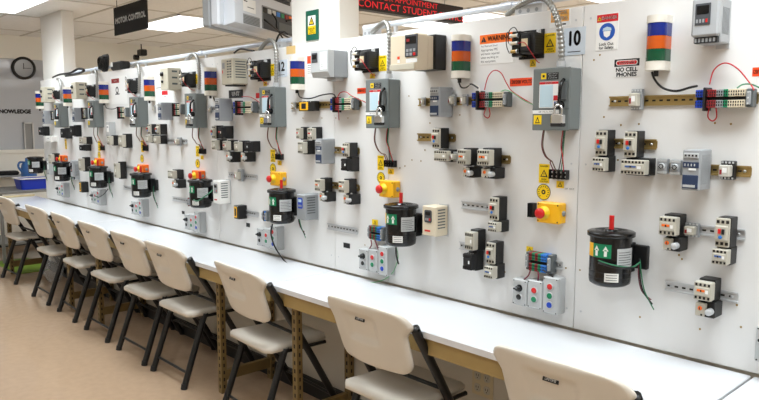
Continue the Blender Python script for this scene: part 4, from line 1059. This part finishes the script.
# --- bay of the seventh switch box
dev(drive_knob, 'motor_drive', 'grey box drive with black knobs at the far left end', 'motor drive', (41.5, 86.5, 54, 102), .10, .12)
dev(xfmr, 'transformer', 'black control transformer at the far left end', 'transformer', (51, 89, 62, 99.5), .085, group='black control transformers')
PS('grey power supply at the far left end', (42.5, 110.5, 53, 124))
ST('terminal strip with red and white blocks left of the seventh switch box', (51, 112, 57.5, 119))
C('dark contactor at the upper far left end', (38.5, 126.5, 50, 136), flag='darkred', front='matte', w=.07, rail_=False)
dev(pane_box, 'junction_box', 'long white control module at the far left end', 'junction box', (42, 136.5, 61, 142), .06, .17, body='white')
C('black contactor left of the seventh terminal block', (61, 128, 71, 139), flag=None, front='matte', w=.06)
C('cream contactor left of the seventh estop', (48, 154, 60, 165.5), flag=None, w=.07)
dev(drive_panel, 'motor_drive', 'small light grey drive between the sixth and seventh motors', 'motor drive', (71, 161, 79, 180), .06, .07)
dev(estop, 'emergency_stop', 'orange emergency stop box with red button above the seventh motor', 'emergency stop', (58, 155.5, 69, 163.2), .05, .10, .07, group='emergency stop boxes', body='orange')
dev(motor, 'electric_motor', 'black motor with green label below the seventh switch box', 'motor', (56.5, 162.5, 71, 183.5), .152, .152, .185, group='black motors mounted on the wall')
buttons(7, (61, 183.5, 70.5, 197.5))
dev(motor, 'electric_motor', 'black motor with green label at the very far left end of the panel', 'motor', (30.5, 157.5, 44.5, 175.5), .152, .152, .17, group='black motors mounted on the wall', red=False)
dev(pane_box, 'junction_box', 'light grey box right of the last motor at the far left end', 'junction box', (47, 158, 54, 175), .05, .07)

for t, w, h in ONRAIL:                     # devices that have no rail behind them are screwed straight to the panel
    x, z = t.location.x, t.location.z
    if not any(a-.004 < x < b_+.004 and abs(z-zz) < h/2+.01 for a, b_, zz in RAILS): t.location.y = 0
# ------------------------------------------------------------------ wires and conduits
def wire(label, pts, m, r=.0022, name='wire', cat='wire', group=None, extra=None):
    W = [P(*p) for p in pts]; o = W[0].copy()
    t = MB().tube([p-o for p in smooth_path(W, 7)], r, m, 6).build(name, None, o)
    return tag(t, label, cat, group)
LG = 'cables from the signal lights'
wire('black cable from the right-hand signal light to the gold rail terminals', [(652, 72, .03), (655, 80, .03), (663, 88, .02), (676, 91, .02), (690, 87.5, .03), (697, 86, .045)], 'black', .004, 'cable', 'cable', LG)
wire('black cable from the signal light beside the big cream drive', [(458, 79, .03), (461, 87, .03), (466, 87.5, .02), (471, 84, .03), (478, 88, .05)], 'black', .0035, 'cable', 'cable', LG)
wire('black cable from the signal light on the pillar to its terminals', [(298, 90.5, .03), (300, 97, .03), (310, 98.5, .015), (322, 95, .02), (333, 94, .04), (336, 99, .05)], 'black', .0035, 'cable', 'cable', LG)
wire('black cable from the signal light left of the beige vented drive', [(213, 96.5, .03), (215, 101, .02), (219, 104, .02)], 'black', .0035, 'cable', 'cable', LG)
wire('black cable looping from the third signal light from the far end', [(105, 102.5, .03), (106.5, 108, .02), (113, 109, .02), (118, 107, .04)], 'black', .0035, 'cable', 'cable', LG)
wire('thin red wire looping high over the right-hand terminal strip', [(709.5, 84.5, .03), (714, 70, .03), (725, 63, .03), (738, 69, .03), (750, 83.5, .03), (754, 90, .05)], 'wirered')
wire('thin red wire loop below the right-hand terminal strip', [(709, 108, .04), (708, 117, .03), (712.5, 121, .03), (716.5, 117, .03), (716, 108, .04)], 'wirered')
wire('green wire leaving the right end of the right-hand terminal strip', [(737, 88, .05), (743, 84.5, .04), (752, 84.5, .03), (764, 90, .02)], 'wiregreen')
wire('thin red wire from the first bay terminals up to its orange voltage sticker', [(484.5, 90, .05), (488, 77, .03), (494, 70.5, .03), (501, 73, .03), (507, 84, .03), (513, 92, .02), (532, 104, .015)], 'wirered')
wire('thin red wire loop below the first bay terminals', [(486, 108, .05), (484, 115, .03), (488, 118, .03), (490, 114, .03), (489, 108, .05)], 'wirered')
wire('pale green wire from the first bay terminals to the first switch box', [(499, 93, .05), (505, 90, .03), (513, 93, .03), (524, 100.5, .02), (533, 104.5, .02)], 'palegreen')
wire('white and orange signal lead above the first bay terminals', [(465, 87, .03), (471, 84, .03), (478, 86, .04), (480, 92, .06)], 'wirewhite', .002)
wire('thin red wire looping over the second bay terminals', [(337, 99, .05), (340, 93, .03), (346, 92, .03), (352, 96, .03), (366, 102.5, .02)], 'wirered')
wire('pale green wire from the second bay terminals to the second switch box', [(347, 99, .05), (351, 96.5, .03), (359, 99, .02), (367, 103, .02)], 'palegreen')
wire('thin red wire hanging below the second bay terminals', [(338.5, 110, .04), (339, 120, .02)], 'wirered')
wire('thin red wire looping over the third bay terminals', [(242, 96.5, .01), (250, 97, .03), (256, 100, .03), (260, 103, .02)], 'wirered')
for n, bx in SB.items():
    if n > 6: continue
    x, z = SWX[n].x, SWX[n].z-.113
    bb = {1: (559, 172), 2: (390, 162), 3: (279.5, 155.5), 4: (202.5, 150), 5: (145.5, 146.5), 6: (102.5, 147)}[n]
    q = P(*bb, .024)
    for k, (dx, m, nm) in enumerate(((-.055, 'wiremaroon', 'maroon'), (-.05, 'wirebrown', 'brown'), (.035, 'black', 'black'), (.04, 'wiregreen', 'green'), (.03, 'wirered', 'red'))):
        e = Vector((q.x-.024+.011*k, q.y, q.z+.004)); top = Vector((x+dx, -.04, z)); mid = [top+Vector((-.003, -.004, -.06))]
        if k < 2: mid += [Vector((x+dx+.004, -.03, e.z+.055)), Vector((x+dx+.03, -.03, e.z+.036)), Vector((e.x-.012, -.03, e.z+.03))]
        else: mid += [Vector(((x+dx+e.x)/2+.005, -.032-.003*k, (z+e.z)/2-.02))]
        W_ = [top]+mid+[e]
        o = MB().tube([p-top for p in smooth_path(W_, 7)], .0022, m, 6).build('wire', None, top)
        tag(o, '%s wire from the %s down to its terminal block' % (nm, SW(n)), 'wire', 'wires below the switch boxes')
for l, m, pts in (('dark lead pair from the red green blue strip to the first selector box', 'wiremaroon', [(530.5, 270, .045), (528, 276, .05), (522, 281, .03)]),
                  ('dark lead pair from the red green blue strip to the middle first button box', 'wiremaroon', [(538, 271, .045), (538.5, 277, .05), (537.5, 283, .03)]),
                  ('black and red lead from the red green blue strip to the tall first button box', 'black', [(543, 270, .045), (549, 274, .05), (555, 278.5, .03)]),
                  ('dark lead from the second red green blue strip to the second selector box', 'wiremaroon', [(371, 240, .045), (371.5, 245, .05), (368.5, 250, .03)]),
                  ('dark lead from the second red green blue strip to the middle second button box', 'wiremaroon', [(375, 240, .045), (377.5, 247, .05), (379, 251, .03)])):
    wire(l, pts, m, .0032)
wire('long pale green wire trailing from the second motor onto the bench', [(396, 246, .04), (398, 258, .03), (393, 272, .03), (383, 280, .02), (370, 282.8, .045), (357, 282.5, .09)], 'palegreen', .0024)
wire('dark lead with blue tip hanging from the second motor', [(396, 247, .05), (396.5, 256, .04), (398.5, 264, .03)], 'black', .004)
wire('black cable trailing from the third motor down onto the bench', [(272.5, 224, .05), (271, 234, .075), (275, 247, .075), (283, 259, .05), (290, 266, .09)], 'black', .0045, 'cable', 'cable')
wire('dark green cable across the front of the fourth motor', [(190, 195, .10), (196, 201, .175), (204, 197, .175), (213, 190, .12)], 'wiregreen', .004, 'cable', 'cable')
wire('dark cable curving under the sixth motor to its button boxes', [(108, 189, .08), (104, 194, .09), (99, 197, .08), (95, 196, .07)], 'black', .004, 'cable', 'cable')
wire('black cable wrapped round the right-hand motor with its green wire', [(592, 259, .11), (600, 263, .165), (615, 267, .17), (630, 268, .13), (638, 264, .06)], 'black', .004, 'cable', 'cable')
wire('thin green wire wrapped across the right-hand motor', [(591, 257, .11), (600, 261, .168), (615, 265.5, .175), (632, 267, .12), (640, 262, .06)], 'wiregreen', .0022)
# thin-wall conduit along the top
PG = 'rigid conduits along the top of the panel'
def pipe(x0, x1, z0, z1, label, r=.0145):
    t = thing('conduit_pipe', ((x0+x1)/2, .09, (z0+z1)/2), label, 'conduit', PG)
    dx = (x1-x0)/2; dz = (z1-z0)/2
    MB().tube([(-dx, 0, -dz), (dx, 0, dz)], r, 'conduit', 16).build('tube', t)
    for f in (-.9, -.45, 0, .45, .9):
        c = MB().tube([(f*dx-.03, 0, f*dz), (f*dx+.03, 0, f*dz)], r*1.22, 'conduit', 16)
        c.box(f*dx-.004, f*dx+.004, -.004, .004, f*dz+r, f*dz+r*1.5, 'zinc').build('coupling', t)
        MB().box(f*dx+.06, f*dx+.075, -.008, .008, WT-t.location.z-.004, f*dz-r*.8, 'zinc').build('strap', t)
    return t
pipe(-2.66, .6, 2.034, 2.040, 'pale steel conduit along the panel top right of the pillar')
pipe(-7.45, -3.19, 2.030, 2.030, 'pale steel conduit along the panel top left of the pillar')
for x, l, w in ((-2.56, 'grey steel junction box at the left end of the right conduit', .1), (-1.62, 'grey steel junction box under the right conduit above the warning sign', .13), (-3.36, 'grey steel junction box on the left conduit beside the pillar', .09)):
    t = thing('conduit_box', (x, .045, WT-.004), l, 'junction box', 'steel junction boxes on the panel top')
    b = MB().box(-w/2, w/2, -.012, .025, .0005, .045, 'zinc', .002); b.build('box', t)
    b = MB()
    for k in range(3): b.cyl((-w*.3+k*w*.3, -.012, .022), (-w*.3+k*w*.3, -.0128, .022), .008, 'midgrey', 12)
    b.build('knockout', t)
def flex(label, pts, r=.013):
    W = [p if isinstance(p, Vector) else P(*p) for p in pts]; o = W[-1].copy(); q = smooth_path(W, 30)
    L = [q[0]]; step = .004
    for p in q[1:]:
        while (p-L[-1]).length > step: L.append(L[-1]+(p-L[-1]).normalized()*step)
    t = thing('flexible_conduit', o, label, 'conduit', 'ribbed flexible conduits to the switch boxes')
    MB().tube([p-o for p in L], r, 'flex', 10, rf=lambda i: r*(1.0 if (i//2) % 2 else .8)).build('hose', t)
    MB().cyl((0, 0, 0), (0, 0, .022), r*1.35, 'zinc', 14).build('connector', t)
FX = {1: [(507, 15, -.06), (525, 2, -.02), (545, -1, .02), (557, 18, .045), (561.5, 45, .04), (561, 67, .035)],
      2: [(369, 36, -.06), (378, 27, -.01), (385.5, 22.5, .025), (389, 31, .045), (390, 50, .04), (389, 78.5, .035)],
      3: [(260, 50, -.06), (265.5, 43, -.02), (271.5, 40.5, .02), (275.3, 47, .04), (276.5, 62, .04), (276, 86.5, .035)],
      4: [(184, 63, -.06), (189.5, 57, -.02), (194.5, 54.5, .02), (198, 61, .04), (199.3, 75, .04), (199, 93, .035)],
      5: [(131, 69, -.06), (134.5, 65, -.02), (137.5, 64, .02), (139, 70, .04), (139.4, 82, .04), (139, 96.5, .035)],
      6: [(90, 76, -.06), (93, 72, -.02), (95.5, 71, .02), (96.8, 76, .04), (97.2, 87, .04), (97, 100.5, .035)],
      7: [(54.5, 82.5, -.06), (57, 79.5, -.02), (59.2, 79.5, .02), (60.6, 84, .04), (61.4, 93, .04), (61.5, 103, .035)]}
for n, l in ((1, 'ribbed flexible conduit arching to the first grey switch box, nearest'), (2, 'ribbed flexible conduit dropping to the second grey switch box, right of the pillar'), (3, 'ribbed flexible conduit dropping past the number 12 sign'), (4, 'ribbed flexible conduit dropping to the fourth grey switch box'),
             (5, 'ribbed flexible conduit dropping to the fifth grey switch box'), (6, 'ribbed flexible conduit dropping to the sixth grey switch box'), (7, 'ribbed flexible conduit dropping to the seventh grey switch box')):
    pts = FX[n]
    flex(l, pts)
# black cables and adapter lying over the conduit
t = thing('power_adapter', (-5.6, .028, WT+.0003), 'black power adapter box lying on top of the panel at the left', 'adapter')
MB().box(-.10, .10, -.044, .044, 0, .07, 'black', .012).build('body', t); MB().box(-.092, -.05, -.0455, -.044, .03, .065, 'paper').build('label_plate', t)
t = thing('cable_coil', (-5.97, .028, WT+.0003), 'coiled black cable standing on top of the panel beside the adapter', 'cable')
b = MB()
for k in range(12): b.tube([((.03+.004*k)*math.cos(a)+.02*math.sin(a), .005*(k-6)+.006*math.sin(a*2+k), .082+(.045+.0025*k)*math.sin(a)) for a in [2*PI*i/28 for i in range(29)]], .006, 'black', 6, False)
b.build('loops', t)
wire('bundle of black cords lying on the conduit at the far left', [(53, 77.5, -.03), (60, 74.5, -.03), (70, 73, -.03), (78, 69, -.03), (84, 70, -.03), (80, 73, -.03), (72, 75, -.03), (66, 76, -.03)], 'black', .011, 'cable', 'cable')
wire('black cord loop between the adapter and the television', [(234, 53, -.04), (240, 49, -.05), (248, 50, -.05), (254, 51, -.05)], 'black', .006, 'cable', 'cable')
wire('black cords drooping behind the television end at the pillar', [(276, 42, -.05), (279, 35, -.08), (284, 32, -.08), (287, 34, -.08)], 'black', .006, 'cable', 'cable')

# ------------------------------------------------------------------ hanging things
# television seen from behind
ax = Vector((-.485, .875, 0)).normalized(); an = math.atan2(ax.y, ax.x)
t = thing('television', (-3.44, -.305, 2.085), 'grey television hung from the ceiling, seen from behind with ports and cables', 'television', None, (0, 0, an))
# local x runs along the width, local -y is the rear face looking at us
TW, TH = 1.16, .50
MB().box(0, TW, .05, .10, 0, TH, 'midgrey', .008).build('bezel', t)
b = MB().box(.004, TW-.004, -.005, .05, .005, TH-.004, 'tvgrey', .01)
b.xprism([(-.005, .014), (-.075, .03), (-.075, TH-.03), (-.005, TH-.012)], .06, TW-.05, 'tvgrey')
b.build('rear_shell', t)
y = -.0755
b = MB()
b.box(.38, .88, y-.001, y+.012, .035, .165, 'tvdark').box(.38, .88, y-.005, y, .165, .171, 'midgrey').box(.38, .384, y-.005, y, .035, .165, 'midgrey').box(.60, .86, y-.004, y, .05, .10, 'greydark')
for i, c in enumerate(('gloss', 'lightgrey', 'lightgrey', 'skyblue', 'green', 'darkred', 'orange', 'black')): b.box(.39+i*.06, .436+i*.06, y-.006, y, .132, .16, c, .002)
b.build('port_panel', t)
b = MB().box(.15, .35, y-.001, y, .034, .09, 'midgrey')
for i in range(6): b.box(.155, .345, y-.0016, y, .038+i*.008, .041+i*.008, 'greydark')
b.build('vent_panel', t)
MB().box(.15, .30, y-.001, y, .105, .18, 'white').box(.16, .2, y-.0013, y, .16, .166, 'letter').box(.2, .28, y-.0013, y, .13, .134, 'letter').build('rating_label', t)
MB().box(.53, .77, y-.004, y, .225, .34, 'tvdark', .002).box(.56, .74, y-.03, y-.004, .24, .30, 'gloss', .01).cyl((.65, y-.01, .28), (.65, y-.01, CEIL-.0065-2.085), .024, 'black', 14).build('mount', t)
for m, pts in (('black', [(.50, y-.006, .14), (.51, y-.03, .1), (.52, y-.03, .05), (.62, y-.04, -.03)]), ('black', [(.39, y-.006, .09), (.44, y-.03, .06), (.6, y-.035, .02), (.74, y-.03, .01)]), ('black', [(.7, y-.006, .12), (.76, y-.03, .13), (.8, y-.03, .05)])):
    MB().tube(smooth_path(pts, 6), .006, m, 6).build('cable', t)
# hanging black sign
p0, p1, p2 = P(115, 36, -.2), P(148, 27, -.2), P(115, 8, -.2)
w = p1.x-p0.x; h = p2.z-p0.z
t = thing('hanging_sign', ((p0.x+p1.x)/2, .2, p0.z), 'black hanging sign reading motor control in white capitals', 'sign')
MB().box(-w/2, w/2, -.004, .004, 0, h, 'signblack').build('plate', t)
MB().text('MOTOR CONTROL', h*.26, 0, h*.5, -.0045, 'white', sx=w*.86/(h*.26*8.3), bold=.06).build('lettering', t)
b = MB()
for x in (-w*.4, w*.4): b.cyl((x, 0, h), (x, 0, CEIL-.006-p0.z), .003, 'black', 6)
b.build('hanger', t)
# red scrolling sign, running away from us behind the partition
X = -4.0
t = thing('led_sign', (X, .9, 2.41), 'red scrolling message sign behind the partition, reading contact student', 'sign', None, (0, 0, PI/2))
L = 1.52
MB().box(0, L, -.03, .05, 0, .145, 'black', .004).box(.012, L-.012, -.031, -.03, .012, .133, 'ledpanel').build('case', t)
MB().text('CONTACT STUDENT SERVICES', .076, .29, .043, -.0315, 'ledred', 'LEFT', 1.22).text('FOR APPOINTMENT', .062, .52, .108, -.0315, 'ledred', 'LEFT', 1.2).build('message', t)
b = MB()
for x in (.25, L-.2): b.cyl((x, .01, .145), (x, .01, CEIL-.0065-2.41), .006, 'zinc', 8)
b.build('hanger', t)
# wall clock on the far grey pane
t = thing('wall_clock', (XB-.011, .345, 2.225), 'round white wall clock with thick black rim on the far grey wall', 'clock', None, (0, 0, PI/2))
MB().lathe([(.14, 0), (.14, .03), (.115, .042), (.108, .03)], 'black', (0, 0, 0), 'y', 40).build('rim', t)
MB().lathe([(.109, .02), (0, .0201)], 'glassface', (0, 0, 0), 'y', 40, False).build('face', t)
MB().box(-.004, .004, -.024, -.022, -.01, .06, 'ink').box(-.01, .085, -.026, -.024, -.003, .003, 'ink').build('hand', t)
# small black camera under the ceiling, behind the partition
q = P(141, 53, -2.2)
q = PX(141.5, 53, -9.15)
t = thing('security_camera', (q.x, q.y, q.z), 'small black camera hanging from the ceiling above the partition', 'camera')
MB().box(-.05, .09, -.045, .045, -.04, .045, 'black', .012).build('body', t)
MB().lathe([(0, .06), (.035, .06), (.038, 0)], 'gloss', (-.04, -.03, -.06), 'y', 16).build('lens', t)
MB().cyl((0, 0, .04), (0, 0, CEIL-.0062-q.z), .008, 'black', 8).build('bracket', t)

# ------------------------------------------------------------------ the corner past the far end of the panel
# a low steel shelf unit, blue tub, roll, black tray, green mat, plastic bag
t = thing('utility_cart', (-8.55, .12, 0), 'grey steel utility table standing past the far end of the bench', 'table')
MB().box(-.35, .35, -.42, .42, .77, .795, 'shelf', .004).build('top', t)
for sx in (-1, 1):
    for sy in (-1, 1): MB().box(sx*.33-.015, sx*.33+.015, sy*.4-.015, sy*.4+.015, 0, .77, 'shelf').build('leg', t)
MB().box(-.34, .34, -.41, .41, .2, .22, 'shelf').build('shelf', t)
t = thing('plastic_tub', (-8.45, .12, .7955), 'blue plastic tub with white rim past the far end of the bench', 'tub')
b = MB(); rw, rd = .15, .17
def ring(w, dd, z): return [(x, y_, z) for x, y_ in rrect(w, dd, .03)]
A, B_, C_, D_ = ring(.24, .30, 0), ring(.27, .34, .12), ring(.26, .33, .12), ring(.23, .29, .006)
n = len(A); vs = A+B_+C_+D_
fs = [tuple(reversed(range(n))), tuple(range(3*n, 4*n))]
for k in range(3): fs += [(k*n+i, k*n+(i+1) % n, (k+1)*n+(i+1) % n, (k+1)*n+i) for i in range(n)]
b.add(vs, fs, 'tubblue').build('bin', t)
b = MB()
A, B_, C_, D_ = ring(.30, .37, .118), ring(.30, .37, .13), ring(.262, .332, .13), ring(.262, .332, .121); vs = A+B_+C_+D_; fs = []
for k in range(3): fs += [(k*n+i, k*n+(i+1) % n, (k+1)*n+(i+1) % n, (k+1)*n+i) for i in range(n)]
b.add(vs, fs, 'white').build('rim', t)
q = PX(29, 168, -8.75)
t = thing('water_jug', (-8.72, .16, .7955), 'tall blue water jug standing behind the blue tub', 'jug')
MB().lathe([(0, 0), (.075, 0), (.085, .02), (.085, .22), (.07, .27), (.035, .30), (.03, .34), (0, .34)], 'rollblue', (0, 0, 0), 'z', 24).build('body', t)
MB().tube(smooth_path([(.03, -.05, .29), (.02, -.1, .29), (.02, -.115, .24), (.03, -.082, .18)], 6), .012, 'rollblue', 8).build('handle', t)
q = PX(12, 176.5, -9.18)
t = thing('wall_shelf', (XB+.0005, q.y-.1, q.z), 'narrow grey shelf on the far end wall behind the blue tub', 'shelf')
MB().box(0, .26, -.28, .28, 0, .018, 'midgrey', .003).build('board', t)
for yy in (-.2, .2): MB().xprism([(yy-.012, 0), (yy+.012, 0), (yy+.012, -.12), (yy-.012, -.12)], 0, .02, 'midgrey').tube([(.01, yy, -.11), (.22, yy, -.004)], .007, 'midgrey', 8).build('bracket', t)
t = tag(MB().box(-.08, .08, -.16, .12, 0, .05, 'black', .018).build('tool_pouch', None, (XB+.13, q.y-.04, q.z+.0185)), 'black tool pouch lying on the narrow grey wall shelf', 'pouch')
t = tag(MB().box(-.012, .012, -.21, .20, 0, .02, 'wood', .003).build('wooden_strip', None, (-7.92, -.22, TOP)), 'narrow wooden strip along the far end of the bench', 'strip')
t = tag(MB().box(-.55, .3, -.16, .2, 0, .006, 'greenmat', .002).build('floor_mat', None, (-7.85, -.19, .0005)), 'yellow-green floor mat under the far left chair', 'mat')
b = MB(); vs = []; fs = []; nr, ns = 9, 18
for j in range(nr+1):
    v = j/nr; rr = .11*math.sin(PI*min(1, v*.86+.1))**.6*(1 if v < .85 else .5)
    for i in range(ns):
        a = 2*PI*i/ns; k = rr*(1+.16*math.sin(3*a+5*v)+.1*math.sin(7*a-9*v)); vs.append((k*math.cos(a), k*.8*math.sin(a), .30*v))
for j in range(nr):
    for i in range(ns): fs.append((j*ns+i, j*ns+(i+1) % ns, (j+1)*ns+(i+1) % ns, (j+1)*ns+i))
b.add(vs, fs+[tuple(reversed(range(ns)))], 'bag', True)
t = tag(b.build('plastic_bag', None, (-6.95, -.16, .0005)), 'clear crumpled plastic bag under the bench behind the far left chairs', 'bag')

# ------------------------------------------------------------------ light and look
w = bpy.data.worlds.new('world'); bpy.context.scene.world = w; w.use_nodes = True
w.node_tree.nodes['Background'].inputs['Color'].default_value = (.9, .92, 1, 1); w.node_tree.nodes['Background'].inputs['Strength'].default_value = .3
vs_ = bpy.context.scene.view_settings
vs_.view_transform = 'Standard'; vs_.look = 'None'; vs_.gamma = 1; vs_.use_curve_mapping = False; vs_.exposure = 0.06
bpy.context.scene.cycles.max_bounces = 6
